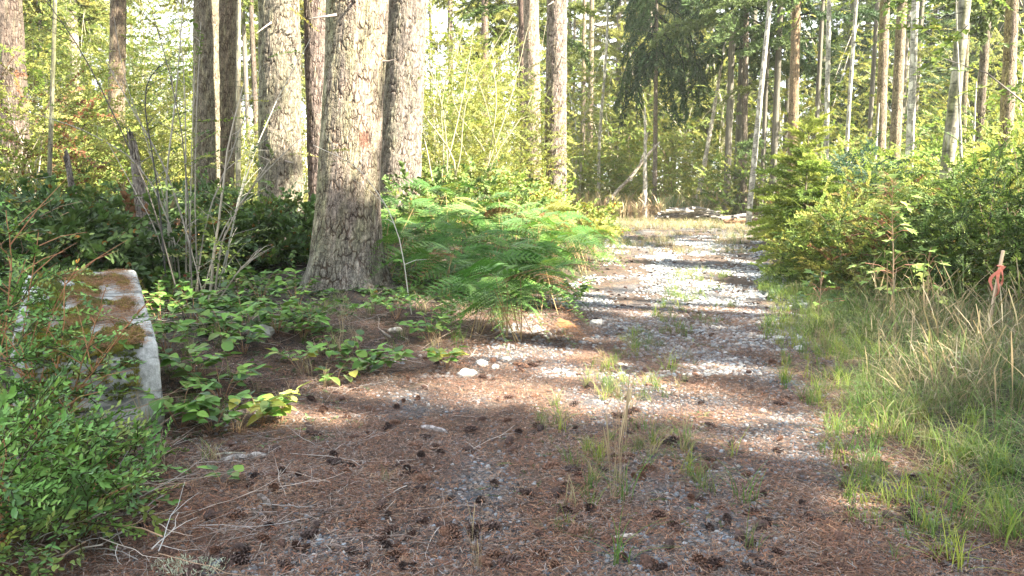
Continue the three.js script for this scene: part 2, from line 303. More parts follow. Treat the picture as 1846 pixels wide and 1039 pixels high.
// ------------------------------------------------------------------ conifer limbs and leafy sprigs, shared by every crown
function limbGeo(seed, droop, hang, needleLen = 0.055, twigs = 26) {       // a limb one metre long along +x; scaled per copy
  const r = rngOf(seed), b = new MB(), P = (t) => V(t, -droop * t * t + 0.06 * Math.sin(t * 9 + seed) * t, 0.07 * Math.sin(t * 6 + seed * 2) * t);
  b.color(0.16, 0.12, 0.09); const pts = []; for (let k = 0; k <= 8; k++) pts.push(P(k / 8)); b.tube(pts, (t) => 0.011 * (1 - t) + 0.002, 4);
  const needles = (o, d, len, n) => {
    for (let k = 0; k < n; k++) {
      const t = (k + r()) / n, q = o.clone().addScaledVector(d, t * len), a = r() * 2 * Math.PI;
      const out = V(Math.cos(a), Math.sin(a) * 0.7, Math.sin(a + 1.3)).normalize().multiplyScalar(0.75).addScaledVector(d, 0.65).normalize();
      const nl = needleLen * (0.7 + 0.6 * r()), w = nl * 0.17, sd = out.clone().cross(V(r() - 0.5, r() - 0.5, r() - 0.5)).normalize().multiplyScalar(w), f = 0.7 + 0.6 * r();
      b.color(f, f, f * (0.8 + 0.3 * r())); const tip = q.clone().addScaledVector(out, nl);
      b.tri(b.v(q.x - sd.x, q.y - sd.y, q.z - sd.z), b.v(q.x + sd.x, q.y + sd.y, q.z + sd.z), b.v(tip.x, tip.y, tip.z));
    }
  };
  for (let k = 0; k < twigs; k++) {
    const t = 0.12 + 0.88 * (k + r() * 0.8) / twigs, o = P(Math.min(1, t)), side = k % 2 ? 1 : -1, len = (0.34 * (1 - t * 0.75) + 0.05) * (0.7 + 0.6 * r());
    const d = V(0.6 + 0.3 * r(), -hang * (0.5 + r()) + 0.1, side * (0.9 - 0.4 * r())).normalize();
    b.color(0.2, 0.15, 0.1); b.tube([o, o.clone().addScaledVector(d, len)], 0.0025, 3, false);
    needles(o, d, len, Math.round(10 + 46 * len));
    for (let s = 0; s < 2; s++) { const q = o.clone().addScaledVector(d, len * (0.35 + 0.4 * r())), d2 = V(d.x + (r() - 0.3), d.y - hang * 0.8 * r() - 0.1, d.z + (r() - 0.5) * 1.2).normalize(); needles(q, d2, len * 0.55, Math.round(5 + 24 * len)); }
  }
  needles(P(0.6), V(1, -droop, 0).normalize(), 0.42, 24);
  return b.geo();
}
const limbs = [limbGeo(1, 0.22, 0.35), limbGeo(2, 0.38, 0.7), limbGeo(3, 0.1, 0.25), limbGeo(4, 0.55, 1.3)];
// a sprig along +x, 'size' metres long, with n leaves
function sprigGeo(seed, size, n, leafLen, leafWid, { detail = 0, spread = 1, up = 0.4, bare = 0.1, rgb = [1, 1, 1], brown = [0.25, 0.16, 0.1], odd = 0.0, oddRgb = [1.6, 0.9, 0.3], fold = 0.25 } = {}) {
  const r = rngOf(seed), b = new MB(), P = (t) => V(size * t, size * (0.15 * t - 0.2 * t * t), size * 0.06 * Math.sin(t * 5 + seed));
  b.color(...brown); b.tube([0, 0.35, 0.7, 1].map(P), (t) => 0.003 * (1 - t) + 0.0012, 3, false);
  for (let k = 0; k < n; k++) {
    const t = bare + (1 - bare) * (k + 0.5 * r()) / n, o = P(t), a = k * 2.4 + r(), d = V(0.55 + 0.4 * r(), 0.25 * Math.sin(a) + 0.12, spread * Math.cos(a)).normalize();
    const nr = V((r() - 0.5) * 0.9, up + 0.6 + 0.4 * r(), (r() - 0.5) * 0.9).normalize(), f = 0.72 + 0.56 * r(), od = r() < odd;
    b.color(...(od ? oddRgb : rgb).map((x) => x * f)); b.leaf(o, d, nr, leafLen * (0.7 + 0.6 * r()), leafWid * (0.7 + 0.6 * r()), fold, 0.2 * r(), detail);
  }
  return b.geo();
}
const SP = {
  box: [sprigGeo(31, 0.24, 20, 0.038, 0.022), sprigGeo(32, 0.28, 24, 0.034, 0.020), sprigGeo(33, 0.2, 18, 0.040, 0.023)],
  boxNear: [sprigGeo(34, 0.22, 13, 0.036, 0.019, { detail: 1, brown: [0.30, 0.14, 0.07], odd: 0.03, oddRgb: [2.6, 1.5, 0.6] }), sprigGeo(35, 0.26, 15, 0.033, 0.018, { detail: 1, brown: [0.30, 0.14, 0.07], odd: 0.03, oddRgb: [2.6, 1.5, 0.6] })],
  salal: [sprigGeo(36, 0.34, 11, 0.085, 0.055, { detail: 1, odd: 0.025, oddRgb: [2.4, 0.7, 0.4] }), sprigGeo(37, 0.40, 13, 0.08, 0.05, { detail: 1, odd: 0.03, oddRgb: [2.4, 0.7, 0.4] })],
  maple: [sprigGeo(38, 0.55, 16, 0.075, 0.06, { up: 0.8 }), sprigGeo(39, 0.5, 14, 0.07, 0.055, { up: 0.8 })],
  airy: [sprigGeo(40, 0.75, 26, 0.055, 0.036, { up: 0.5 }), sprigGeo(41, 0.65, 22, 0.06, 0.04, { up: 0.5 })],
  far: [sprigGeo(42, 0.9, 22, 0.12, 0.085, { up: 0.6 }), sprigGeo(43, 0.8, 20, 0.11, 0.08, { up: 0.6 })],
};

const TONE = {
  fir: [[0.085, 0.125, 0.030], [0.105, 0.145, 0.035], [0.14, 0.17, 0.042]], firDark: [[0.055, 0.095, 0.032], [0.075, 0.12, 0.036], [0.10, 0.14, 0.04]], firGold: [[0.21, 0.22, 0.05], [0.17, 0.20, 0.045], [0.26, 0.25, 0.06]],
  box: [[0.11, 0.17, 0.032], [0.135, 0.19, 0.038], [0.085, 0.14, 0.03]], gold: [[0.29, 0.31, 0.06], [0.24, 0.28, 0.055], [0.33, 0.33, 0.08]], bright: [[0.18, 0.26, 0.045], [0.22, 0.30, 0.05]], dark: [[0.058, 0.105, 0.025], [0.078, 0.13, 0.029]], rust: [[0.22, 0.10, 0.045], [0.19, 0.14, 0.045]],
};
function crown(parent, { base, top, len, droop = 0.1, n, tone, kinds = [0, 1, 2], culled = false, keep = 1, lean = [0, 0], start = 0.15, narrow = 0.85 }) {
  const by = {};
  for (let k = 0; k < n; k++) {
    const t = (k + R()) / n, y = mix(base, top, t), L = len * (1 - narrow * t) * rr(0.65, 1.15) * (t < 0.12 ? 0.75 : 1), a = k * 2.39996 + rr(-0.4, 0.4), kind = pick(kinds);
    const pos = V(lean[0] * y, y, lean[1] * y), e = E(rr(-0.3, 0.3), a, -droop - rr(-0.15, 0.25) + 0.5 * t, 'YZX');
    if (R() > keep) continue;
    if (culled !== 'no' && !(culled === false && R() < 0.05)) {
      const w = pos.clone().add(parent.position), dir = V(Math.cos(a), -0.15, -Math.sin(a));
      if (inSunbeam(w.clone().addScaledVector(dir, L * 0.35), L * 0.32) || inSunbeam(w.clone().addScaledVector(dir, L * 0.75), L * 0.32)) continue;
    }
    (by[kind] ??= []).push([pos.addScaledVector(V(Math.cos(a), 0, -Math.sin(a)), start), e, V(L, L * rr(0.85, 1.15), L * rr(0.8, 1.1)), vary(pick(tone), 0.25)]);
  }
  for (const k in by) copies('crown', limbs[k], M.needle, by[k], parent);
}
function stubs(parent, r, ys, lean = [0, 0]) {     // dead branch stubs on a trunk, each a part
  for (const y of ys) {
    const a = rr(0.2, 2.9), L = rr(0.2, 0.7), b = new MB().color(0.24, 0.20, 0.17), d = V(Math.cos(a), rr(-0.4, 0.2), Math.sin(a) * 0.8).normalize(), o = V(lean[0] * y + Math.cos(a) * r * 0.85, y, lean[1] * y + Math.sin(a) * r * 0.85);
    b.tube([o, o.clone().addScaledVector(d, L * 0.5).add(V(0, -0.02, 0)), o.clone().addScaledVector(d, L).add(V(0, -0.08 * L, 0))], (t) => 0.016 * (1 - t) + 0.004, 6);
    part('branch_stub', b.geo(true), M.twig, parent);
  }
}
function leanFor(D, uBase, uTop, vTop = 0) {      // lean that carries a trunk from (uBase on the ground) to pixel (uTop, vTop)
  const b = atD(uBase, D), t = pix(uTop, vTop, D); return [(t.x - b.x) / (t.y - b.y), 0];
}
let seedN = 1;
function fir(label, u, D, widthPx, { uTop = null, h = 30, fine = 0, step = 0.25, seg = 24, depth = 0.02, lichen = 0.6, base, green, crownBase = 9, len = 2.6, n = 60, tone = TONE.fir, droop = 0.15, kinds, group, flare = 0.4, stub = [], name = 'fir_tree', noCrown = false, start, scar, culled } = {}) {
  const p = atD(u, D), r = widthPx / FOC * D / 2, lean = uTop === null ? [0, 0] : leanFor(D, u, uTop), sd = seedN++;
  const t = thing(name, label, 'tree', p, 0, group);
  const bt = firTint(sd * 3.1, lichen, base, green), tint = !scar ? bt : (a, y, ca, sa) => { const c = bt(a, y, ca, sa), k = sstep(1, 0.75, Math.hypot((ca * r - scar[0] * r / 0.43) / 0.07, (y - scar[1]) / 0.12) + 0.5 * n3(ca * 16, y * 14, sa * 16)) * (sa > 0 ? 1 : 0); return c.map((x, i) => mix(x, [0.25, 0.10, 0.055][i], 0.85 * k)); };
  part('trunk', trunkGeo({ r, h, lean, seg, fine, step, depth, tint, seed: sd, flare }), M.bark, t);
  if (stub.length) stubs(t, r, stub, lean);
  if (!noCrown) { const top = Math.min(h * 0.98, Math.max(EYE + D * 0.25 + 3, crownBase + 4)); crown(t, { base: crownBase, top, len, n: Math.round(n * Math.min(1, (top - crownBase) / (h - crownBase) * 1.6)), tone, droop, kinds, lean, start, narrow: 0.5, culled }); }
  return t;
}
// --- the big trunks at the left of the track
fir('thick fir trunk with patchy grey and green bark standing nearest the track', 622, 9.75, 108, { uTop: 645, h: 32, fine: 4.2, step: 0.014, seg: 230, depth: 0.011, lichen: 0.8, base: [0.48, 0.41, 0.35], green: [0.42, 0.45, 0.23], scar: [0.25, 1.78], crownBase: 13, len: 4, n: 70, flare: 0.48, stub: [2.7, 3.2, 3.35] });
fir('stout brown-grey fir trunk standing directly behind the nearest thick trunk', 716, 15.2, 72, { uTop: 733, h: 34, fine: 5.5, step: 0.03, seg: 120, depth: 0.035, lichen: 0.6, base: [0.38, 0.34, 0.31], green: [0.34, 0.37, 0.24], crownBase: 13, len: 4, n: 70 });
fir('slim reddish fir trunk squeezed against the left side of the thickest trunk', 583, 14.5, 42, { uTop: 568, h: 30, fine: 5, step: 0.04, seg: 90, depth: 0.03, lichen: 0.2, base: [0.34, 0.28, 0.26], crownBase: 12, len: 3.4, n: 60 });
fir('wide greenish fir trunk with deep vertical furrows left of the slim reddish one', 508, 14, 72, { uTop: 503, h: 33, fine: 5, step: 0.03, seg: 120, depth: 0.04, lichen: 0.85, base: [0.38, 0.35, 0.29], green: [0.37, 0.39, 0.23], crownBase: 13, len: 4, n: 70, stub: [1.5, 3.8] });
fir('yellow-green lichened fir trunk at the left, front one of a close pair', 374, 16, 44, { uTop: 371, h: 30, fine: 5, step: 0.05, seg: 72, depth: 0.03, lichen: 0.95, base: [0.40, 0.36, 0.28], green: [0.40, 0.40, 0.22], crownBase: 11, len: 3, n: 60 });
fir('sunlit brown fir trunk leaning out behind the yellow-green lichened one', 398, 17.4, 42, { uTop: 412, h: 30, fine: 5, step: 0.05, seg: 72, depth: 0.03, lichen: 0.6, base: [0.42, 0.35, 0.26], crownBase: 11, len: 3, n: 60 });
fir('orange-brown fir trunk behind the bare arching stems at the left', 208, 20, 29, { uTop: 213, h: 28, fine: 6, step: 0.06, seg: 60, lichen: 0.5, base: [0.42, 0.33, 0.24], crownBase: 9, len: 3, n: 60 });
fir('dark ivy-brown fir trunk at the far left edge of the picture', 38, 14, 46, { uTop: 14, h: 28, fine: 5, step: 0.05, seg: 72, lichen: 0.35, base: [0.25, 0.20, 0.17], green: [0.24, 0.25, 0.13], crownBase: 9, len: 3, n: 60 });
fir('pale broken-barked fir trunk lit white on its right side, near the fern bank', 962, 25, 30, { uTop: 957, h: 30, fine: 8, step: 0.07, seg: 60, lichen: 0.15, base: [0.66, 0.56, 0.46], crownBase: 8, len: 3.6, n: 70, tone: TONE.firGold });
fir('straight grey fir trunk with flared foot where the track bends out of sight', 1000, 22, 38, { uTop: 1004, h: 32, fine: 7, step: 0.045, seg: 90, depth: 0.03, lichen: 0.25, base: [0.46, 0.39, 0.36], crownBase: 10, len: 3.5, n: 66, flare: 0.5, stub: [4.6, 6] });

// --- firs further back, left and middle, one by one
for (const [label, u, D, w, o] of [
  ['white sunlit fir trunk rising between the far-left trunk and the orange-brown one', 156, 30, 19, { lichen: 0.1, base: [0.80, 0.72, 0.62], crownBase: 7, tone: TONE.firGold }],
  ['thin dark fir trunk beside the wide greenish furrowed trunk', 470, 22, 9, { lichen: 0.3, base: [0.34, 0.28, 0.24], crownBase: 6 }],
  ['brown fir trunk with dead lower boughs seen through the leafy gap in the middle', 872, 30, 14, { uTop: 874, lichen: 0.2, base: [0.40, 0.30, 0.25], crownBase: 6, len: 3.2, tone: TONE.firGold }],
  ['slender grey fir trunk between the stout brown-grey trunk and the leafy gap', 815, 34, 11, { lichen: 0.4, crownBase: 6, len: 3, tone: TONE.firGold }],
  ['dark-barked fir trunk pressed against the pale broken-barked one', 946, 26.5, 13, { uTop: 940, lichen: 0.1, base: [0.34, 0.25, 0.22], crownBase: 6, len: 3 }],
  ['mossy yellow fir trunk behind the clearing, left one of two', 1049, 42, 9, { lichen: 1, green: [0.55, 0.52, 0.22], crownBase: 8, len: 3.6, tone: TONE.firGold }],
  ['mossy yellow fir trunk behind the clearing, right one of two', 1062, 44, 12, { lichen: 1, green: [0.52, 0.50, 0.20], crownBase: 8, len: 3.6, tone: TONE.firGold }],
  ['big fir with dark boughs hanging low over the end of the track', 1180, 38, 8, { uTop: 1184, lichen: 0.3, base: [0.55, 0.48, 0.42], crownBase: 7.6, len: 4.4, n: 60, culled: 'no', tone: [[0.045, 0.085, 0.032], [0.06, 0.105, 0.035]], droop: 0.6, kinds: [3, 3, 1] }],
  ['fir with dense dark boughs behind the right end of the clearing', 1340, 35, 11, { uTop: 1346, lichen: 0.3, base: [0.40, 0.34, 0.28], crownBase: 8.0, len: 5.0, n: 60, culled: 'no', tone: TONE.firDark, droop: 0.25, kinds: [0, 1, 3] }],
  ['orange-barked fir trunk behind the small bright sapling', 1426, 31, 18, { uTop: 1436, lichen: 0.3, base: [0.55, 0.40, 0.24], crownBase: 5, len: 3.6, n: 90, tone: TONE.firDark }],
  ['yellow-barked straight fir trunk in the right-hand wood, left of the leaning pair', 1582, 24, 18, { uTop: 1596, lichen: 0.9, green: [0.56, 0.50, 0.22], crownBase: 7, len: 3.4, n: 80 }],
  ['fir trunk with lit upper half leaning right beside a white alder', 1606, 25, 19, { uTop: 1627, lichen: 0.7, base: [0.55, 0.46, 0.34], green: [0.50, 0.47, 0.25], crownBase: 7, len: 3.4, n: 80 }],
  ['shaded fir trunk between the dark mossy trunk and the right edge', 1752, 22, 15, { uTop: 1782, lichen: 0.4, base: [0.36, 0.30, 0.24], crownBase: 6, len: 3.2, n: 80 }],
  ['yellow sunlit fir trunk close to the right edge of the picture', 1803, 18, 23, { uTop: 1826, lichen: 0.85, green: [0.58, 0.52, 0.22], crownBase: 6, len: 3, n: 80 }],
  ['dim brown fir trunk right of the leaning lit alder', 1730, 27, 11, { uTop: 1745, lichen: 0.6, base: [0.42, 0.36, 0.24], crownBase: 6, len: 3, n: 80 }],
]) fir(label, u, D, w, { seg: 30, fine: 9, step: 0.1, h: 27, n: 80, len: 3, ...o });

// --- the unnamed ranks further back: white trunks at the left, darker ones at the right
const farTrunk = {};
function farFir(label, group, u, D, w, { tone, crownBase = 6, len = 3.2, n = 90, h = 26, base = [0.6, 0.52, 0.42], lichen = 0.4, kinds = [0, 1, 2], droop = 0.2 }) {
  const p = atD(u, D), t = thing('distant_fir', label, 'tree', p, rr(0, 6.28), group), key = Math.round(base[0] * 20) + '_' + Math.floor(rr(0, 3));
  const g = farTrunk[key] ??= trunkGeo({ r: 0.5, h: 1, seg: 12, fine: 2, step: 0.02, flare: 0, depth: 0.06, tint: firTint(seedN++ * 2.7, lichen, base), seed: seedN });
  const m = part('trunk', g, M.bark, t); m.scale.set(w / FOC * D, h, w / FOC * D);
  crown(t, { base: crownBase, top: Math.max(crownBase + 4, EYE + D * 0.25 + 2), len, n: Math.round(n * 0.6), tone, kinds, droop, narrow: 0.5 });
}
R = rngOf(101);
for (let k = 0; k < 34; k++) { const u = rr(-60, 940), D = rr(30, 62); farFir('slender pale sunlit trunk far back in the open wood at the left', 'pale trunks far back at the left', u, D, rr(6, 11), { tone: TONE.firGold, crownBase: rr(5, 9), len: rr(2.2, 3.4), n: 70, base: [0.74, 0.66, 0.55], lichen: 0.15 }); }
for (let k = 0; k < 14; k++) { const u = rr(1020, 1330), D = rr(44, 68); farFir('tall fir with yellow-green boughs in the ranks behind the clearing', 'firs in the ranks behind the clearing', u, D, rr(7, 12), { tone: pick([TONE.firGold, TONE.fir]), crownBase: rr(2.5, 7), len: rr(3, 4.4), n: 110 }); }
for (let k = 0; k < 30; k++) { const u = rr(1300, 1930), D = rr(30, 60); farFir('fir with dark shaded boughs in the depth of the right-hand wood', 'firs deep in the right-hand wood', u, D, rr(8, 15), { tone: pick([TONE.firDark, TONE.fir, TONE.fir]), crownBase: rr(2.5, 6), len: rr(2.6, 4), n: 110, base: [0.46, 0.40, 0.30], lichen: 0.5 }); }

// --- pale alders and dead stems
function alder(label, u, D, w, uTop, { vTop = 0, h = 20, moss = 0.25, base, tone = TONE.bright, leaves = 160, crownBase = 8, category = 'tree', name = 'alder_tree', bend = 0.02, geo = SP.maple, rad = 1.7, group } = {}) {
  const p = atD(u, D), r = w / FOC * D / 2, lean = leanFor(D, u, uTop, vTop), sd = seedN++;
  const t = thing(name, label, category, p, 0, group);
  part('trunk', trunkGeo({ r, h, lean, seg: 18, fine: 10, step: 0.12, flare: 0.2, tint: paleTint(sd * 1.7, base, moss), seed: sd, mat: 'pale', bend }), M.pale, t);
  if (leaves) {
    const L = [[], []], b = new MB().color(0.22, 0.19, 0.16);
    for (let k = 0; k < leaves; k++) { const y = rr(crownBase, h * 1.02), a = rr(0, 6.28), rd = rad * Math.sqrt(R()) * (1 - 0.5 * (y - crownBase) / (h - crownBase + 0.1)); if (inSunbeam(V(p.x + lean[0] * y + Math.cos(a) * rd, p.y + y, p.z + Math.sin(a) * rd), 0.3)) continue; L[k % 2].push([V(lean[0] * y + Math.cos(a) * rd, y + rr(-0.3, 0.5), Math.sin(a) * rd), E(rr(-0.4, 0.4), -a + rr(-0.8, 0.8), rr(-0.7, 0.2)), rr(0.8, 1.5), vary(pick(tone), 0.3)]); if (k % 12 === 0) { const o = V(lean[0] * y, y - 0.3, 0); b.tube([o, V(lean[0] * y + Math.cos(a) * rd * 0.5, y + 0.05, Math.sin(a) * rd * 0.5), V(lean[0] * y + Math.cos(a) * rd, y + 0.2, Math.sin(a) * rd)], (q) => 0.009 * (1 - q) + 0.002, 4, false); } }
    part('limbs', b.geo(), M.twig, t, 'stuff');
    L.forEach((l, k) => copies('crown', geo[k], M.thin, l, t));
  }
  return t;
}
R = rngOf(103);
alder('pale bent alder stem rising from the right end of the clearing', 1349, 27, 10, 1388, { crownBase: 4.5, leaves: 120, moss: 0.1, tone: TONE.gold });
alder('thin white alder stem left of the yellow-barked fir', 1488, 20, 9, 1494, { moss: 0.2, crownBase: 5.5 });
alder('thick white alder trunk standing in the bushes right of the leaning firs', 1634, 19, 14, 1649, { moss: 0.15, base: [0.70, 0.68, 0.62], crownBase: 5.2, leaves: 200 });
alder('dark mossy alder trunk leaning right out of the bushes', 1684, 13, 22, 1738, { moss: 0.85, base: [0.40, 0.38, 0.32], crownBase: 5, leaves: 120 });
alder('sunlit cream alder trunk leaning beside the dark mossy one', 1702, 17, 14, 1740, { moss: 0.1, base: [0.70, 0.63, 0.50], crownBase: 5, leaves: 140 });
alder('spindly pale alder stem behind the bright sapling, leaning left at its foot', 1517, 23, 7, 1545, { moss: 0.2, crownBase: 5, leaves: 120, tone: TONE.gold });
alder('twisted pale alder at the left back of the clearing', 1081, 39, 6, 1092, { moss: 0.1, base: [0.72, 0.68, 0.58], crownBase: 7, leaves: 60, bend: 0.12 });
alder('short pale stem among the leaves at the right, below the shaded fir', 1747, 16, 8, 1760, { vTop: 180, h: 3.4, leaves: 0, moss: 0.05, name: 'dead_pole', category: 'dead tree' });
alder('grey stump-like stem at the foot of the yellow-barked fir', 1568, 18, 9, 1585, { vTop: 180, h: 3.2, leaves: 0, moss: 0.1, name: 'dead_pole', category: 'dead tree' });
alder('tall leaning dead snag, bone white, behind the right half of the clearing', 1252, 37, 10, 1310, { vTop: 66, h: 9.4, leaves: 0, moss: 0.02, base: [0.78, 0.72, 0.62], name: 'dead_snag', category: 'snag', bend: 0.03 });
alder('short upright dead snag, grey white, in the middle of the clearing edge', 1162, 35, 10, 1163, { vTop: 210, h: 4.8, leaves: 0, moss: 0.02, base: [0.74, 0.70, 0.64], name: 'dead_snag', category: 'snag' });
alder('dark thin sapling trunk in front of the white trunks at the upper left', 83, 11, 9, 100, { moss: 0.7, base: [0.30, 0.28, 0.22], crownBase: 3.4, leaves: 50, h: 8, geo: SP.airy, name: 'young_alder', tone: TONE.gold });
alder('slim bark-brown sapling trunk right of the pair of lichened firs', 431, 13, 10, 433, { moss: 0.4, base: [0.42, 0.38, 0.28], crownBase: 3.8, leaves: 50, h: 9, geo: SP.airy, name: 'young_alder', tone: TONE.gold });
{ // trunk leaning across the back of the clearing
  const a = pix(1095, 368, 36), c = pix(1190, 255, 36), b = new MB().color(0.55, 0.48, 0.40); const pts = []; for (let k = 0; k <= 10; k++) pts.push(a.clone().lerp(c, k / 10).add(V(0, 0.05 * Math.sin(k), 0.05 * Math.cos(k * 1.7))));
  b.tube(pts, (t) => 0.095 - 0.045 * t, 10);
  const t = thing('leaning_dead_trunk', 'bare dead trunk leaning at a slant behind the clearing grass', 'dead tree'); part('trunk', b.geo(true), M.pale, t);
  const q = new MB().color(0.6, 0.54, 0.47); q.tube([pts[6], pts[6].clone().add(V(0.25, 0.75, 0.1)), pts[6].clone().add(V(0.35, 1.5, 0.1))], 0.035, 6); part('branch', q.geo(true), M.pale, t);
}

// --- trees out of the picture at the right, whose shade lies over the track
R = rngOf(107);
for (const [x, z] of [[8.5, 1.5], [11, 6.5], [6.2, 6], [14.5, 2.2], [13, 11.5], [19, 4.5], [17.5, 9.5], [23, 13], [9.5, 12.5], [27, 7], [17, -2.2], [24, 0.5], [31, 14], [13.5, -1.2], [21, 18], [29, 2], [7.2, 3.6], [10.5, 3.2], [12.5, 8.6], [5.0, 8.5], [15.5, 6], [8, 9.5]]) {
  const t = thing('tall_fir', 'tall fir out of the picture to the right, throwing shade over the track', 'tree', V(x, groundH(x, z), z), 0, 'firs out of the picture');
  part('trunk', trunkGeo({ r: rr(0.25, 0.4), h: 27, seg: 20, fine: 0, step: 0.5, tint: firTint(x, 0.5), seed: x }), M.bark, t);
  crown(t, { base: rr(3.0, 5), top: 26, len: 4.2, n: 330, tone: TONE.fir, culled: true, narrow: 0.8 });
}

// ------------------------------------------------------------------ the slanting concrete block at the left
{
  const prof = new THREE.Shape(), corners = [[0, -0.25], [0.02, 0.0], [0.22, 0.38], [0.27, 0.43], [0.36, 0.465], [2.15, 0.74], [2.2, 0.70], [2.2, -0.25]];
  corners.forEach(([x, y], k) => { if (!k) { prof.moveTo(x, y); return; } const [a, b] = corners[k - 1], m = Math.max(1, Math.round(Math.hypot(x - a, y - b) / 0.05)); for (let i = 1; i <= m; i++) prof.lineTo(mix(a, x, i / m), mix(b, y, i / m)); });
  const g = new THREE.ExtrudeGeometry(prof, { depth: 0.76, bevelEnabled: true, bevelThickness: 0.022, bevelSize: 0.022, bevelSegments: 3, steps: 18 });
  g.rotateY(Math.PI / 2); g.translate(-0.38, 0, 0);        // now x across, -z away
  { const P = g.attributes.position; for (let k = 0; k < P.count; k++) { const x = P.getX(k), y = P.getY(k), z = P.getZ(k), edge = sstep(0.33, 0.40, Math.abs(x)), q = 0.006 * n3(x * 7, y * 7, z * 7) - edge * 0.03 * sstep(0.25, 0.7, n3(x * 3 + 5, y * 6, z * 6)); P.setXYZ(k, x + Math.sign(x) * q * edge, y + q, z + 0.5 * q); } g.computeVertexNormals(); }
  const p0 = onGround(150, 752), t = thing('concrete_block', 'weathered concrete block with sloping top under moss, needles and twigs', 'concrete block', V(p0.x + 0.10, 0.06, p0.z + 0.1), 0.50);
  const blk = part('block', g, M.concrete, t);
  R = rngOf(211);
  const topY = (s) => mix(0.487, 0.762, clamp01((s - 0.36) / 1.79));
  const topAt = (x, s) => s < 0.22 ? V(x, mix(0.02, 0.40, s / 0.22), -s + 0.015) : s < 0.36 ? V(x, mix(0.40, 0.487, Math.sqrt((s - 0.22) / 0.14)), -s + 0.01) : V(x, topY(s), -s);
  // moss cushions: raised sheet with a ragged edge
  const mossOn = (x, s) => fbm(x * 3 + 4, s * 1.6) + 0.22 - 0.35 * sstep(-0.05, 0.15, x) * sstep(0.5, 0.7, s) - 0.7 * sstep(0.28, 0.37, Math.abs(x)) + 0.22 * sstep(1.8, 2.15, s) * sstep(0.3, 0.0, Math.abs(x + 0.1)) + 0.3 * sstep(0.5, 0.2, Math.abs(s - 0.32)) - 0.5 * sstep(0.14, 0.05, s);
  const mt = new MB(), lst = [[], []];
  for (let k = 0; k < 5200; k++) {
    const x = rr(-0.37, 0.37), s = rr(0.08, 2.15), m = mossOn(x, s); if (m < 0.02 + rr(0, 0.2)) continue;
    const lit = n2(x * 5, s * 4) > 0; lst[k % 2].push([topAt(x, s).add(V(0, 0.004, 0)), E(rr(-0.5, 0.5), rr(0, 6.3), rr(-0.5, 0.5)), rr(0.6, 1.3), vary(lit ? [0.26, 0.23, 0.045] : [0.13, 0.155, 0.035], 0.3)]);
  }
  const tuft = (sd) => { const r = rngOf(sd), b = new MB(); for (let k = 0; k < 16; k++) { const a = r() * 6.28, f = 0.7 + 0.6 * r(), o = V((r() - 0.5) * 0.03, 0, (r() - 0.5) * 0.03), tp = o.clone().add(V(Math.cos(a) * 0.012, 0.014 + 0.014 * r(), Math.sin(a) * 0.012)); b.color(f, f, f); b.tri(b.v(o.x - 0.003, 0, o.z), b.v(o.x + 0.003, 0, o.z + 0.003), b.v(tp.x, tp.y, tp.z)); b.tri(b.v(o.x, 0, o.z - 0.003), b.v(o.x, 0.003, o.z + 0.004), b.v(tp.x, tp.y * 0.8, tp.z + 0.004)); } return b.geo(); };
  lst.forEach((l, k) => copies('moss', tuft(5 + k), M.grass, l, t));
  const nd = (() => { const r = rngOf(9), b = new MB(); for (let k = 0; k < 14; k++) { const a = r() * 6.28, L = 0.022, x = (r() - 0.5) * 0.08, z = (r() - 0.5) * 0.08, f = 0.6 + 0.8 * r(), y = 0.002 + 0.008 * r(); b.color(f, f, f); b.quad(b.v(x, y, z), b.v(x + 0.0018, y, z + 0.0018), b.v(x + Math.cos(a) * L, y + 0.004 * r(), z + Math.sin(a) * L), b.v(x + Math.cos(a) * L - 0.001, y + 0.002, z + Math.sin(a) * L)); } return b.geo(); })();
  const nl = []; for (let k = 0; k < 2600; k++) { const x = rr(-0.16, 0.34), s = rr(0.28, 2.13), q = fbm(x * 2.5 - 3, s * 1.4 + 2) + 0.25 * sstep(-0.05, 0.2, x) - 0.4 * sstep(0.3, 0.4, Math.abs(x)); if (q < rr(-0.12, 0.15)) continue; nl.push([topAt(x, s).add(V(0, rr(0.006, 0.022), 0)), E(0.13, rr(0, 6.3), 0), rr(0.8, 1.3), vary(pick([[0.30, 0.15, 0.07], [0.2, 0.1, 0.05], [0.36, 0.22, 0.1]]), 0.25)]); }
  copies('needle_litter', nd, M.litter, nl, t);
}

// ------------------------------------------------------------------ broken stumps at the left
for (const [label, u, D, w, h, lean] of [['tall broken grey stump with ragged slanting top among the salal', 280, 9.8, 34, 1.82, -0.09], ['small weathered stump leaning left at the edge of the sunlit wood', 160, 9.9, 21, 1.55, -0.09]]) {
  const p = atD(u, D), r = w / FOC * D / 2, t = thing('broken_stump', label, 'stump', p), sd = seedN++;
  const g = trunkGeo({ r, h: h + 0.35, lean: [lean, 0], seg: 40, fine: 3, step: 0.03, flare: 0.3, depth: 0.02, tint: firTint(sd, 0.3, [0.48, 0.44, 0.41]), seed: sd });
  const P = g.attributes.position; for (let k = 0; k < P.count; k++) { const lim = h + 0.16 * n2(P.getX(k) * 14 + sd, P.getZ(k) * 14) - 0.9 * (P.getX(k) - lean * h); if (P.getY(k) > lim) P.setY(k, lim); }
  g.computeVertexNormals(); part('trunk', g, M.bark, t);
}

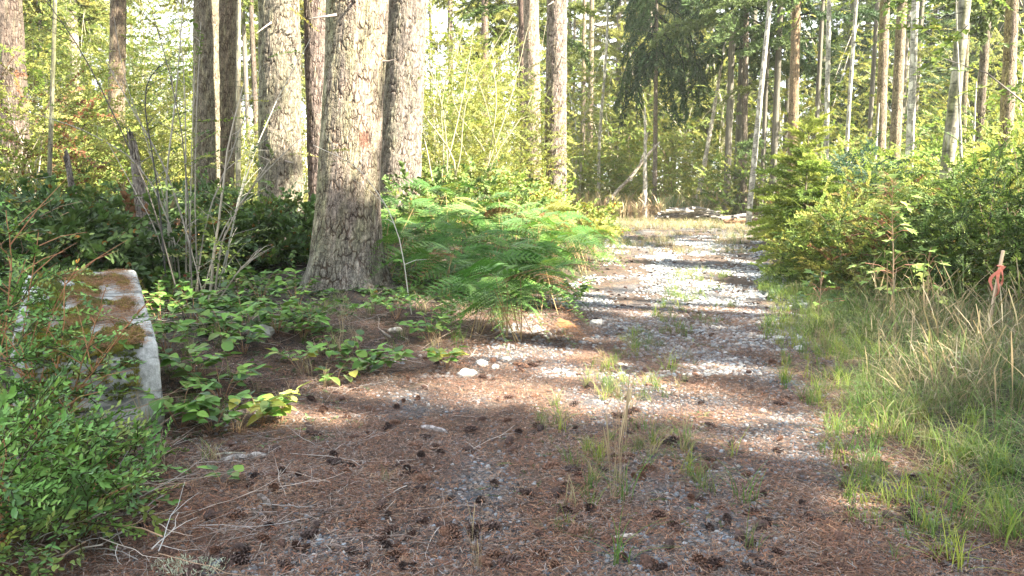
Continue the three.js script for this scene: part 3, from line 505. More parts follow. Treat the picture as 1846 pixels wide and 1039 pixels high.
// ------------------------------------------------------------------ shrubs
function shrub(label, p, { rx, rz = rx, h, n, geo, mat = M.leaf, tone, stems = 7, size = [0.8, 1.3], low = 0.08, hollow = 0.35, stemRgb = [0.26, 0.17, 0.11], name = 'leafy_shrub', category = 'shrub', group, flop = 0, stemR = 0.008, clump = 0.5, toneScale = 1.3 } = {}) {
  const t = thing(name, label, category, p, 0, group), by = geo.map(() => []), sd = seedN++ * 13.7;
  for (let k = 0; k < stems; k++) {
    const a = rr(0, 6.28), q = rr(0.2, 0.85), fv = rr(0.8, 1.2), b = new MB().color(...stemRgb.map((x) => x * fv)), top = V(Math.cos(a) * rx * q, h * rr(0.6, 0.98), Math.sin(a) * rz * q), pts = [];
    for (let s = 0; s <= 6; s++) { const w = s / 6; pts.push(V(top.x * w * w + rx * 0.08 * Math.sin(a * 5 + s), top.y * Math.sin(w * 1.5), top.z * w * w + 0.03 * Math.sin(s * 2 + k))); }
    pts[0].y = -0.05; b.tube(pts, (w) => stemR * (1 - 0.75 * w), 5); part('stem', b.geo(true), M.twig, t);
  }
  let made = 0, tries = 0;
  while (made < n && tries++ < n * 6) {
    const a = rr(0, 6.28), el = Math.asin(rr(-0.05, 1)), q = Math.pow(rr(hollow * hollow * hollow, 1), 1 / 3) * (1 + 0.22 * n3(Math.cos(a) * 1.6 + sd, el * 1.6, Math.sin(a) * 1.6)), ce = Math.cos(el);
    const pos = V(Math.cos(a) * ce * rx * q, h * (low + (1 - low) * Math.sin(el) * q), Math.sin(a) * ce * rz * q); if (pos.y < 0.02) continue;
    if (n3(pos.x * 1.7 + sd, pos.y * 2.2, pos.z * 1.7) < rr(-1, 0) * (1.6 - clump) - 0.1 * clump) continue;
    const tn = n3(pos.x * toneScale - sd, pos.y * toneScale, pos.z * toneScale) * 0.5 + 0.5, c = tone[Math.min(tone.length - 1, Math.floor(clamp01(tn + rr(-0.3, 0.3)) * tone.length))];
    by[Math.floor(R() * geo.length)].push([pos, E(rr(-1.1, 1.1), -a + rr(-1.4, 1.4), rr(-0.7, 1.25) * (1 - flop) - flop * 0.6), rr(...size), vary(c, 0.28)]); made++;
  }
  by.forEach((l, k) => l.length && copies('foliage', geo[k], mat, l, t));
  return t;
}
R = rngOf(301);
// right bank, nearest first
for (const [label, u, D, o] of [
  ['dense small-leaved bush spilling over the right edge of the track where it bends', 1520, 11.8, { rx: 0.95, h: 1.25, n: 1150, tone: [...TONE.box, ...TONE.bright, ...TONE.gold] }],
  ['dark rounded bush behind the spilling bush at the right of the track', 1580, 13.4, { rx: 1.35, h: 1.5, n: 1300, tone: [...TONE.box, ...TONE.gold, ...TONE.rust, ...TONE.box] }],
  ['bush with reddish leaf patches in the middle of the right bank', 1640, 10.4, { rx: 0.9, h: 1.15, n: 1000, tone: [...TONE.box, ...TONE.rust, ...TONE.gold, ...TONE.box] }],
  ['shady small-leaved bush at the foot of the dark mossy trunk', 1710, 11.4, { rx: 1.25, h: 1.4, n: 1400, tone: [...TONE.dark, ...TONE.box] }],
  ['dark bush behind the orange-flagged stake', 1790, 9.2, { rx: 1.2, h: 1.55, n: 1500, tone: [...TONE.dark, ...TONE.box] }],
  ['tall green bush at the right edge behind the stake', 1850, 10.5, { rx: 1.4, h: 2.1, n: 1300, tone: [...TONE.box, ...TONE.gold, ...TONE.bright] }],
  ['bright yellow-green bush below the yellow sunlit trunk at the right', 1780, 14, { rx: 1.7, h: 2.3, n: 1300, tone: [...TONE.bright, ...TONE.gold], geo: SP.maple, size: [0.6, 1] }],
  ['leafy bush between the white alder and the dark mossy trunk', 1650, 16, { rx: 1.7, h: 2.0, n: 1100, tone: TONE.bright, geo: SP.maple, size: [0.6, 1] }],
  ['blue-green bush at the foot of the white alder', 1570, 16, { rx: 1.6, h: 1.9, n: 1000, tone: [[0.05, 0.095, 0.05], [0.07, 0.12, 0.055]], geo: SP.maple, size: [0.6, 1] }],
  ['low golden bush left of the bright sapling at the mouth of the clearing', 1452, 20, { rx: 1.0, h: 1.25, n: 800, tone: [...TONE.gold, ...TONE.bright, ...TONE.rust], geo: SP.airy, size: [0.5, 0.9] }],
  ['bush of mixed yellow and green leaves behind the bright sapling', 1520, 18.5, { rx: 1.5, h: 2.2, n: 1000, tone: [...TONE.gold, ...TONE.bright], geo: SP.maple, size: [0.6, 1] }],
]) shrub(label, atD(u, D), { geo: SP.box, size: [0.9, 1.4], stems: 6, ...o });
// left bank: salal thickets, shaded
for (const [label, u, D, o] of [
  ['shaded salal thicket filling the left edge behind the concrete block', 30, 8.2, { rx: 1.3, h: 1.35, n: 420 }],
  ['dark salal thicket right behind the concrete block', 150, 9.2, { rx: 1.2, h: 1.05, n: 420 }],
  ['salal thicket with a few red leaves around the tall broken stump', 250, 10.5, { rx: 1.3, h: 1.0, n: 420, tone: [...TONE.dark, ...TONE.rust, ...TONE.dark, ...TONE.box] }],
  ['dark salal thicket under the bare arching stems', 340, 11, { rx: 1.2, h: 0.95, n: 380 }],
  ['salal thicket at the foot of the wide greenish trunk', 450, 11.6, { rx: 1.3, h: 1.0, n: 420, tone: [...TONE.dark, ...TONE.box] }],
  ['dark salal between the wide greenish trunk and the nearest thick trunk', 545, 11.8, { rx: 0.9, h: 0.95, n: 300 }],
  ['salal thicket beyond the small weathered stump', 110, 13, { rx: 1.8, h: 1.2, n: 420, tone: [...TONE.dark, ...TONE.box] }],
  ['salal with sunlit tops behind the tall broken stump', 300, 15, { rx: 1.8, h: 1.1, n: 420, tone: [...TONE.box, ...TONE.dark] }],
  ['dusky salal clump right of the stout brown-grey trunk', 775, 14.5, { rx: 1.0, h: 1.2, n: 300, tone: [...TONE.box, ...TONE.dark] }],
  ['shrub of green leaves rising behind the fern bank', 850, 16, { rx: 1.5, h: 1.4, n: 420, tone: [...TONE.box, ...TONE.bright] }],
  ['shrub with yellow tips beside the foot of the pale broken-barked trunk', 930, 18.5, { rx: 1.4, h: 1.3, n: 420, tone: [...TONE.bright, ...TONE.gold] }],
  ['low leafy shrub around the flared foot of the straight grey trunk', 1040, 19.5, { rx: 0.95, h: 0.9, n: 300, tone: [...TONE.bright, ...TONE.gold] }],
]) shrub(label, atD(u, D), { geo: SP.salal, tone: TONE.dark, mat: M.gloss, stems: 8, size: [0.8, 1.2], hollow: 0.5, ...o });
// airy sunlit undergrowth in the wood behind
for (const [label, u, D, o] of [
  ['airy golden shrub glowing in the sun right of the stout trunks', 800, 19, { rx: 1.7, h: 4.2, n: 1500 }],
  ['tall yellow-leaved shrub in the gap left of the pale broken-barked trunk', 885, 22, { rx: 2.0, h: 4.6, n: 1820 }],
  ['sunlit yellow shrub behind the stout brown-grey trunk', 740, 24, { rx: 2.2, h: 3.6, n: 1456 }],
  ['airy shrub with tiny lit leaves at the far left edge', 60, 12, { rx: 1.4, h: 3.0, n: 1092, tone: [...TONE.bright, ...TONE.gold, ...TONE.rust] }],
  ['airy sunlit shrub between the orange-brown trunk and the small stump', 180, 16.5, { rx: 1.7, h: 3.0, n: 1248 }],
  ['thin-leaved shrub lit from the right behind the tall broken stump', 285, 18, { rx: 1.7, h: 2.7, n: 1092 }],
  ['golden shrub in the gap between the lichened pair and the wide greenish trunk', 445, 21, { rx: 1.6, h: 2.8, n: 1092 }],
  ['tall leafy sapling in the sunlit gap right of the orange-brown trunk', 262, 24, { rx: 1.8, h: 7, n: 1500, tone: [...TONE.gold, ...TONE.bright] }], ['tall leafy sapling behind the bare arching stems', 325, 22, { rx: 1.6, h: 6.5, n: 1500, tone: [...TONE.gold, ...TONE.bright] }], ['tall leafy sapling left of the orange-brown trunk', 172, 25, { rx: 1.8, h: 7, n: 1400, tone: [...TONE.bright, ...TONE.gold] }], ['leafy sapling rising beside the far-left trunk', 75, 21, { rx: 1.6, h: 6, n: 1300, tone: [...TONE.gold, ...TONE.bright] }], ['tall leafy sapling in the slit right of the wide greenish trunk', 552, 24, { rx: 1.2, h: 7, n: 900, tone: TONE.gold }],
  ['sunlit low shrub far back between the left-hand trunks', 330, 27, { rx: 2.6, h: 2.6, n: 1248, geo: SP.far, size: [0.5, 0.8] }],
  ['yellow-green shrub far back at the left edge of the wood', 90, 28, { rx: 3.0, h: 3.2, n: 1456, geo: SP.far, size: [0.5, 0.8] }],
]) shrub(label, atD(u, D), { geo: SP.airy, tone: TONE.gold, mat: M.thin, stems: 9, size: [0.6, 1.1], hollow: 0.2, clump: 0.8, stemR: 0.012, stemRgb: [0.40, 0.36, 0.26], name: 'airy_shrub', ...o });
// far sunlit leaves that fill the gaps between the left-hand trunks
for (const [label, u, D, rx, h] of [
  ['tall sunlit vine maple far back at the left edge', 20, 34, 2.6, 6.5], ['sunlit vine maple behind the white trunk at the left', 130, 38, 3.0, 7.5], ['leafy maple far behind the orange-brown trunk', 205, 44, 3.2, 8], ['glowing maple far behind the small weathered stump', 262, 36, 2.6, 6],
  ['pale maple in the bright gap behind the bare arching stems', 330, 46, 3.2, 7], ['yellow maple behind the lichened pair of firs', 420, 38, 2.8, 7], ['maple glimpsed between the wide greenish trunk and the slim reddish one', 555, 40, 2.6, 8], ['tall golden maple right of the stout brown-grey trunk', 785, 30, 2.6, 7.5],
  ['golden maple filling the leafy gap in the middle', 835, 34, 3.0, 8.5], ['sunlit maple just left of the pale broken-barked trunk', 910, 33, 2.6, 7.5], ['bright maple between the pale trunk and the straight grey one', 980, 38, 2.6, 8], ['lit maple right of the straight grey trunk', 1040, 40, 2.6, 8.5], ['maple at the left back corner of the clearing', 1100, 46, 3.2, 9], ['sunlit maple behind the upright snag', 1160, 44, 3.0, 8.5], ['tall lit maple below the hanging dark boughs', 1235, 43, 3.2, 8], ['lit maple between the leaning snag and the bent alder', 1300, 42, 2.8, 8.5], ['lit maple right of the bent alder stem', 1400, 37, 2.6, 7.5], ['tall sunlit maple behind the thin white alder', 1480, 36, 2.8, 8.5], ['sunlit maple in the wood left of the thick white alder', 1600, 34, 2.6, 8], ['lit maple deep between the cream alder and the shaded fir', 1745, 32, 2.6, 8.5], ['lit maple at the right edge deep in the wood', 1835, 30, 2.4, 8],
]) shrub(label, atD(u, D), { geo: SP.far, mat: M.thin, n: u < 700 ? 900 : 700, stems: 6, size: [0.5, 0.95], hollow: 0.15, clump: 1.0, stemR: 0.035, low: 0.05, tone: [...TONE.gold, ...TONE.gold, ...TONE.bright], stemRgb: [0.42, 0.38, 0.3], name: 'vine_maple', category: 'small tree', rx, h: u < 700 ? h * 1.5 : h * 1.12 });
// thickets behind the clearing
for (const [label, u, D, o] of [
  ['pale green thicket left of the leaning dead trunk behind the clearing', 1075, 41, { rx: 2.2, h: 3.2, tone: [...TONE.gold, ...TONE.bright] }],
  ['thicket behind the leaning dead trunk', 1130, 42, { rx: 2.6, h: 4.6, tone: TONE.bright }],
  ['bright bank of leaves between the upright snag and the leaning snag', 1205, 40, { rx: 2.8, h: 4.8, tone: [...TONE.gold, ...TONE.bright] }],
  ['sunlit thicket right of the leaning white snag', 1290, 38, { rx: 2.6, h: 3.6, tone: [...TONE.gold, ...TONE.bright] }],
  ['green thicket behind the bent alder stem at the right of the clearing', 1370, 34, { rx: 2.6, h: 3.2, tone: [...TONE.bright, ...TONE.box] }],
  ['darker thicket in the wood behind the yellow-barked fir', 1560, 30, { rx: 3.2, h: 3.4, tone: [...TONE.box, ...TONE.bright] }],
  ['deep green thicket in the wood behind the cream alder', 1700, 26, { rx: 2.8, h: 3.6, tone: [...TONE.box, ...TONE.bright] }],
  ['far thicket seen below the boughs right of the leaning white snag', 1330, 52, { rx: 4, h: 5.5, n: 900, tone: TONE.bright }], ['far thicket in the gap left of the orange-barked fir', 1410, 48, { rx: 4, h: 5, n: 900, tone: [...TONE.bright, ...TONE.box] }], ['far thicket between the thin white alder and the yellow-barked fir', 1530, 46, { rx: 4, h: 5, n: 900, tone: [...TONE.gold, ...TONE.bright] }], ['far thicket behind the thick white alder', 1650, 44, { rx: 4, h: 5, n: 900, tone: [...TONE.bright, ...TONE.box] }], ['far thicket behind the hanging dark boughs', 1240, 54, { rx: 5, h: 6.5, n: 900, tone: [...TONE.gold, ...TONE.bright] }], ['far thicket left of the mossy yellow trunks', 1030, 52, { rx: 4, h: 6, n: 800, tone: [...TONE.gold, ...TONE.bright] }],
  ['leafy thicket at the right edge behind the yellow sunlit trunk', 1840, 22, { rx: 2.6, h: 4.2, tone: [...TONE.bright, ...TONE.box] }],
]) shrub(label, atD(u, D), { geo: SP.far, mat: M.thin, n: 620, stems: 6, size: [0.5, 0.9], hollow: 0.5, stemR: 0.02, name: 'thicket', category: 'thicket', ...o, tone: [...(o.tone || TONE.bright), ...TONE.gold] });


// ------------------------------------------------------------------ bare and arching stems at the left, drawn stem by stem
function stemThing(name, label, category, rgb, D, stems, { group, geo = SP.airy, tones = [...TONE.gold, ...TONE.bright, ...TONE.box], mat = M.thin, dense = 0.55, ls = [0.4, 0.9] } = {}) {        // stems: [thickness in px, [u, v], ...] with the first point at the foot
  const foot = atD(stems[0][1][0], D), t = thing(name, label, category, foot, 0, group);
  stems.forEach(([w, ...pts], k) => {
    const dz = rr(-0.35, 0.35), P = pts.map(([u, v], i) => pix(u, v, D + dz * i / (pts.length - 1)).sub(foot));
    const a = atD(pts[0][0], D).sub(foot); P[0].y = a.y - 0.05;
    const c = new THREE.CatmullRomCurve3(P), q = [], n = 14; for (let i = 0; i <= n; i++) q.push(c.getPoint(i / n).add(V(0.006 * n2(i, k), 0.006 * n2(i, k + 9), 0)));
    const fv = rr(0.8, 1.2), b = new MB().color(...rgb.map((x) => x * fv)), r = 0.52 * w / FOC * D / 2;
    b.tube(q, (x) => r * (1 - 0.72 * x) + 0.0012, 6); const m = part('stem', b.geo(true), M.twig, t);
    const L = [[], []];
    for (let i = 3; i < n; i++) if (R() < dense) L[i % 2].push([q[i].clone(), E(rr(-0.6, 0.6), rr(0, 6.28), rr(-0.2, 0.8)), rr(...ls), vary(pick(tones), 0.3)]);
    const tw = new MB().color(...rgb.map((x) => x * 0.9));
    for (let i = 2; i < n; i++) if (R() < 0.7) { const d = V(rr(-1, 1), rr(0.1, 0.9), rr(-0.6, 0.6)).multiplyScalar(rr(0.15, 0.5)); tw.tube([q[i], q[i].clone().addScaledVector(d, 0.5).add(V(0, 0.02, 0)), q[i].clone().add(d)], (x) => 0.0035 * (1 - x) + 0.001, 3, false); }
    part('twigs', tw.geo(), M.twig, m, 'stuff');
    L.forEach((l, i) => l.length && copies('leaves', geo[i], mat, l, m));
  });
  return t;
}
R = rngOf(401);
stemThing('bare_shrub', 'many-stemmed bare shrub of grey arching stems beside the tall broken stump', 'shrub', [0.31, 0.28, 0.23], 9.0, [
  [9, [318, 545], [308, 470], [300, 330], [318, 160], [330, 0]], [8, [345, 548], [338, 430], [290, 290], [240, 200], [190, 110]], [7, [335, 540], [335, 380], [333, 180], [320, 0]],
  [6, [350, 545], [372, 400], [420, 270], [470, 120]], [6, [328, 540], [310, 420], [250, 300], [160, 240], [60, 205]], [5, [356, 540], [352, 380], [354, 200], [362, 40]], [5, [312, 540], [285, 430], [235, 330], [190, 250]], [5, [360, 540], [400, 420], [470, 320], [540, 250]], [4, [322, 540], [300, 380], [262, 250], [225, 140], [205, 30]], [4, [340, 540], [345, 300], [350, 120]]]);
stemThing('bare_shrub', 'pale crooked stems with a few red leaves just right of the grey arching shrub', 'shrub', [0.38, 0.33, 0.26], 8.6, [
  [10, [378, 575], [384, 470], [398, 370], [412, 260], [440, 150]], [7, [386, 570], [400, 440], [440, 360], [500, 270]], [5, [372, 570], [350, 470], [330, 400]], [5, [384, 570], [430, 490], [470, 450]]]);
stemThing('arching_stem', 'long dark stem arching down from the upper left corner towards the stump', 'stem', [0.07, 0.06, 0.05], 7.5, [[5, [330, 470], [268, 350], [215, 230], [150, 100], [86, 6], [60, -20]]]);
stemThing('arching_stem', 'dark curved stem with a hooked tip in front of the sunlit gap at the left', 'stem', [0.06, 0.055, 0.05], 8.4, [[6, [300, 470], [278, 300], [262, 200], [266, 150], [290, 115]]]);
stemThing('arching_stem', 'thin dark stem slanting in front of the white trunks near the bare shrub', 'stem', [0.10, 0.09, 0.075], 8.2, [[5, [345, 500], [330, 260], [302, 120], [268, 0]]]);
stemThing('bent_twig', 'thin pale twig bowing across the foot of the nearest thick trunk', 'twig', [0.50, 0.46, 0.40], 8.3, [[3, [742, 485], [714, 412], [682, 350], [640, 300], [565, 262]]]);
stemThing('arching_stem', 'slender grey stem leaning right across the wide greenish trunk', 'stem', [0.42, 0.40, 0.33], 9.6, [[5, [392, 520], [440, 330], [490, 200], [560, 70]], [4, [398, 520], [425, 380], [455, 260]]]);
R = rngOf(403);
const SPRAY = { geo: SP.boxNear, tones: [[0.13, 0.27, 0.05], [0.17, 0.31, 0.06], [0.24, 0.32, 0.07], [0.11, 0.22, 0.05]], mat: M.gloss, dense: 0.95, ls: [0.55, 1.05] };
stemThing('evergreen_spray', 'orange-brown stems with small leaves crossing in front of the concrete block', 'shrub', [0.38, 0.18, 0.08], 4.5, [[4, [40, 900], [90, 790], [150, 690], [215, 600]], [4, [40, 880], [110, 740], [160, 620], [190, 520]], [5, [20, 900], [70, 760], [110, 620], [118, 500]], [4, [10, 860], [100, 740], [220, 600], [250, 560]]], SPRAY);
stemThing('evergreen_spray', 'leafy reddish stems rising at the left edge beside the block', 'shrub', [0.36, 0.17, 0.08], 4.7, [[5, [5, 880], [20, 700], [50, 540], [70, 420]], [4, [-20, 860], [0, 640], [20, 480], [10, 380]], [4, [20, 860], [60, 700], [95, 560], [140, 480]], [4, [-30, 820], [-5, 620], [45, 470]]], SPRAY);
R = rngOf(402);
for (const [label, u, D, o] of [['group of slim stems with small sunlit leaves behind the fern bank', 780, 15.5, 0], ['slim leafy stems rising left of the straight grey trunk', 860, 18, 0]])
  stemThing('slim_shrub', label, 'shrub', [0.30, 0.27, 0.17], D, [0, 1, 2, 3, 4, 5].map((k) => [rr(4, 7), [u + rr(-20, 20), 400], [u + rr(-30, 40) + k * 4, 300], [u + (k - 2) * 26 + rr(-20, 20), 180], [u + (k - 2) * 45 + rr(-20, 20), rr(20, 110)]]));

// ------------------------------------------------------------------ the bright fir sapling and the young maple on the right bank
R = rngOf(421);
{
  const p = atD(1446, 14.2), t = thing('fir_sapling', 'small bright yellow-green fir sapling with upswept tip at the right of the track', 'sapling', p);
  part('trunk', trunkGeo({ r: 0.03, h: 2.55, seg: 8, fine: 0, step: 0.2, flare: 0.1, tint: paleTint(3, [0.30, 0.24, 0.17], 0.2), seed: 3, mat: 'pale' }), M.pale, t);
  crown(t, { base: 0.25, top: 2.3, len: 1.15, n: 95, droop: -0.12, tone: [[0.20, 0.27, 0.04], [0.26, 0.31, 0.055], [0.16, 0.23, 0.035]], kinds: [0, 2], start: 0, narrow: 0.6 });
  const l = []; for (let k = 0; k < 16; k++) l.push([V(0, rr(2.0, 2.45), 0), E(0, k * 2.4, rr(0.35, 0.95), 'YZX'), rr(0.35, 0.55), vary([0.34, 0.38, 0.07], 0.15)]); l.push([V(0, 2.4, 0), E(0, 0, 1.5, 'YZX'), 0.42, C(0.24, 0.28, 0.06)]);
  copies('crown', limbs[2], M.needle, l, t);
}
function mapleLeaf(seed, w) {       // five-lobed leaf, w metres across, lying along +x
  const r = rngOf(seed), b = new MB(), tips = [[-1.9, 0.42], [-0.95, 0.85], [0, 1.0], [0.95, 0.85], [1.9, 0.42]], pts = [];
  tips.forEach(([a, l], k) => { pts.push([Math.cos(a) * l, Math.sin(a) * l, 0.05]); if (k < 4) { const m = (a + tips[k + 1][0]) / 2; pts.push([Math.cos(m) * 0.5, Math.sin(m) * 0.5, -0.02]); } });
  const f = 0.85 + 0.3 * r(), drop = () => (r() - 0.6) * 0.12; b.color(f, f, f); const c = b.v(0, 0, 0);
  const id = pts.map(([x, z, y]) => { const g = f * (0.88 + 0.24 * r()); b.color(g, g, g); return b.v(x * w * 0.62, (y + drop() - 0.22 * x * x) * w, z * w * 0.62); });
  for (let k = 0; k + 1 < id.length; k++) b.tri(c, id[k], id[k + 1]); return b.geo();
}
const mapleLeaves = [0, 1, 2].map((k) => mapleLeaf(k + 60, 0.15)), lm = (r, g, b, tr = 0.42, rough = 0.9) => { const m = leafMat(tr, rough); m.color.setRGB(r, g, b); return m; };
const mapleMats = [lm(0.24, 0.33, 0.07), lm(0.18, 0.28, 0.055), lm(0.34, 0.38, 0.10)];
function youngMaple(label, p, h, n, spread, mats) {
  const t = thing('young_maple', label, 'sapling', p), q = (y) => V(0.05 * Math.sin(y * 3), y, 0.04 * Math.cos(y * 4));
  const b = new MB().color(0.42, 0.30, 0.18); b.tube([0, 0.25, 0.5, 0.75, 1].map((k) => q(k * h).add(V(0, k ? 0 : -0.05, 0))), (k) => 0.009 * (1 - 0.7 * k), 6); part('stem', b.geo(true), M.twig, t);
  for (let k = 0; k < n; k++) {
    const y = h * rr(0.2, 1.02), a = k * 2.4 + rr(-0.4, 0.4), L = spread * rr(0.4, 1) * (1.15 - y / h * 0.85), o = q(Math.min(y, h)), e = o.clone().add(V(Math.cos(a) * L, rr(0.02, 0.14), -Math.sin(a) * L));
    const s = new MB().color(0.45, 0.22, 0.14); s.tube([o, o.clone().lerp(e, 0.5).add(V(0, 0.03, 0)), e], 0.0025, 4, false);
    const lf = part('leaf', pick(mapleLeaves), pick(mats), t); lf.position.copy(e); lf.rotation.copy(E(rr(-0.35, 0.35), a, rr(-0.45, 0.1))); lf.scale.setScalar(rr(0.6, 1.2));
    if (k % 2) part('leaf_stalk', s.geo(), M.twig, t);
  }
}
youngMaple('slender young maple with pale lit leaves standing before the dark bushes', atD(1598, 8.3), 1.45, 95, 0.46, mapleMats);
youngMaple('low maple seedling with green lobed leaves at the foot of the dark bushes', atD(1470, 8.9), 0.55, 22, 0.34, [mapleMats[1], lm(0.08, 0.15, 0.04)]);
youngMaple('young maple with fresh leaves beside the dry grass, right of the slender one', atD(1660, 8.2), 0.62, 24, 0.38, mapleMats);
R = rngOf(423);
alder('leafy young alder leaning in over the right edge of the picture', 1885, 8.8, 9, 1850, { crownBase: 1.5, h: 5.2, leaves: 230, rad: 1.25, moss: 0.3, tone: [[0.15, 0.20, 0.04], [0.20, 0.23, 0.05], [0.10, 0.15, 0.035]], geo: SP.maple, name: 'young_alder' });
alder('young alder with green leaves above the bushes left of the right-hand yellow trunk', 1740, 12.5, 7, 1725, { crownBase: 1.8, h: 4.6, leaves: 160, rad: 1.2, moss: 0.3, tone: [...TONE.bright, ...TONE.box], geo: SP.maple, name: 'young_alder' });

// ------------------------------------------------------------------ survey stake with ribbon
{
  const b0 = pix(1779, 585, 7.0), b1 = pix(1809, 452, 6.9), p = V(b0.x, groundH(b0.x, b0.z), b0.z), t = thing('survey_stake', 'thin leaning wooden stake tied with a faded orange-pink ribbon', 'stake', p);
  const d = b1.clone().sub(p), b = new MB().color(0.52, 0.40, 0.28); b.tube([V(0, -0.1, 0), d.clone().multiplyScalar(0.5), d], 0.014, 4); part('stake', b.geo(), M.twig, t);
  const k = d.clone().multiplyScalar(0.84), rb = std({ color: C(0.62, 0.20, 0.13), roughness: 0.7, side: THREE.DoubleSide });
  const kn = new THREE.TorusGeometry(0.019, 0.008, 6, 12); kn.rotateX(Math.PI / 2); const km = part('ribbon_knot', kn, rb, t); km.position.copy(k);
  for (const [dx, len, w, sd] of [[-0.09, 0.22, 0.034, 1], [-0.03, 0.28, 0.032, 2], [0.015, 0.19, 0.028, 3]]) {
    const r = new MB(); let pa, pb; for (let i = 0; i <= 8; i++) { const s = i / 8, x = dx * Math.sin(s * 1.6) + 0.012 * Math.sin(s * 7 + sd), y = -len * s, z = 0.022 + 0.02 * Math.sin(s * 6 + sd * 2), tw = 0.6 * Math.sin(s * 4 + sd), A = r.v(x - w / 2 * Math.cos(tw), y, z - w / 2 * Math.sin(tw)), B = r.v(x + w / 2 * Math.cos(tw), y + (i === 8 ? 0.02 : 0), z + w / 2 * Math.sin(tw)); if (i) r.quad(pa, pb, B, A); pa = A; pb = B; }
    const m = part('ribbon', r.geo(true), rb, t); m.position.copy(k);
  }
}

// ------------------------------------------------------------------ ferns
function frondGeo(seed, L, { pairs = 14, arch = 0.35, tip = 0.6 } = {}) {      // bracken blade along +x
  const r = rngOf(seed), b = new MB(), A = (t) => V(L * t * (1 - 0.06 * t), L * (arch * t - (arch + tip) * t * t), L * 0.05 * Math.sin(t * 3 + seed));
  b.color(0.55, 0.75, 0.4); b.tube([0, 0.25, 0.5, 0.75, 1].map(A), (t) => 0.003 * (1 - t) + 0.0006, 3, false);
  for (let k = 0; k < pairs; k++) for (const s of [-1, 1]) {
    const t = 0.06 + 0.92 * (k + 0.25 * (s + 1) * 0.5) / pairs, o = A(t), len = L * 0.27 * Math.pow(1 - t, 0.75) * (0.9 + 0.2 * r()) + 0.008, up = 0.10 + 0.12 * (r() - 0.5);
    const d = V(0.42 + 0.35 * t, up, s).normalize(), sd = d.clone().cross(V(0, 1, 0)).normalize(), m = Math.max(3, Math.round(len / 0.021));
    for (let i = 0; i < m; i++) {
      const q = (i + 0.6) / (m + 0.2), c = o.clone().addScaledVector(d, len * q).add(V(0, -0.22 * len * q * q, 0)), ll = Math.max(0.007, len * 0.26 * (1 - q * 0.8)), f = 0.8 + 0.4 * r();
      b.color(f, f, f * 0.95);
      for (const e of [-1, 1]) { const tpx = c.clone().addScaledVector(sd, e * ll).addScaledVector(d, ll * 0.5).add(V(0, -0.004, 0)), w = d.clone().multiplyScalar(0.0088); const v0 = b.v(c.x - w.x, c.y - w.y, c.z - w.z), v1 = b.v(c.x + w.x, c.y + w.y, c.z + w.z), v2 = b.v(tpx.x, tpx.y, tpx.z); b.tri(v0, v1, v2); }
    }
    const tp = o.clone().addScaledVector(d, len * 1.02).add(V(0, -0.22 * len, 0)), w = sd.clone().multiplyScalar(0.002); b.color(0.8, 0.9, 0.7); b.tri(b.v(o.x - w.x, o.y, o.z - w.z), b.v(o.x + w.x, o.y, o.z + w.z), b.v(tp.x, tp.y, tp.z));
  }
  return b.geo();
}
const fronds = [frondGeo(1, 0.72), frondGeo(2, 0.66, { arch: 0.2, tip: 0.5 }), frondGeo(3, 0.78, { arch: 0.5, tip: 0.75 }), frondGeo(4, 0.6, { arch: 0.6, tip: 0.6 })];
const fernMats = [lm(0.085, 0.20, 0.028), lm(0.062, 0.165, 0.024), lm(0.12, 0.235, 0.034), lm(0.26, 0.26, 0.05)], brownFern = lm(0.26, 0.12, 0.05, 0.3);
const stalkGeo = (() => { const b = new MB().color(0.34, 0.24, 0.11); b.tube([V(0, 0, 0), V(-0.03, -0.3, 0.01), V(-0.10, -0.75, 0)], 0.004, 5); return b.geo(true); })();
function fern(label, p, n, h, spread, { brown = 0.05, scale = 1, mats = fernMats.slice(0, 3), face = 0, wide = Math.PI * 2 } = {}) {
  const t = thing('bracken_fern', label, 'fern', p); n = Math.round(n * 1.75);
  for (let k = 0; k < n; k++) {
    const a = face + (k / n - 0.5) * wide + rr(-0.35, 0.35), f = part('frond', pick(fronds), R() < brown ? brownFern : pick(mats), t), q = spread * rr(0.0, 0.55);
    f.position.set(Math.cos(a) * q, h * rr(0.35, 1.05), -Math.sin(a) * q); f.rotation.copy(E(rr(-0.55, 0.55), a, rr(-0.2, 0.4))); f.scale.setScalar(scale * rr(0.8, 1.2));
    if (k % 2 === 0) part('stalk', stalkGeo, M.twig, f);
  }
}
R = rngOf(501);
fern('big bright bracken fern arching out over the left edge of the track', onGround(895, 608), 20, 0.66, 0.5, { wide: Math.PI * 1.9, face: -0.6, scale: 1.12 });
fern('bracken just behind the big arching fern, with one browned frond', onGround(975, 560), 14, 0.55, 0.6, { brown: 0.12 });
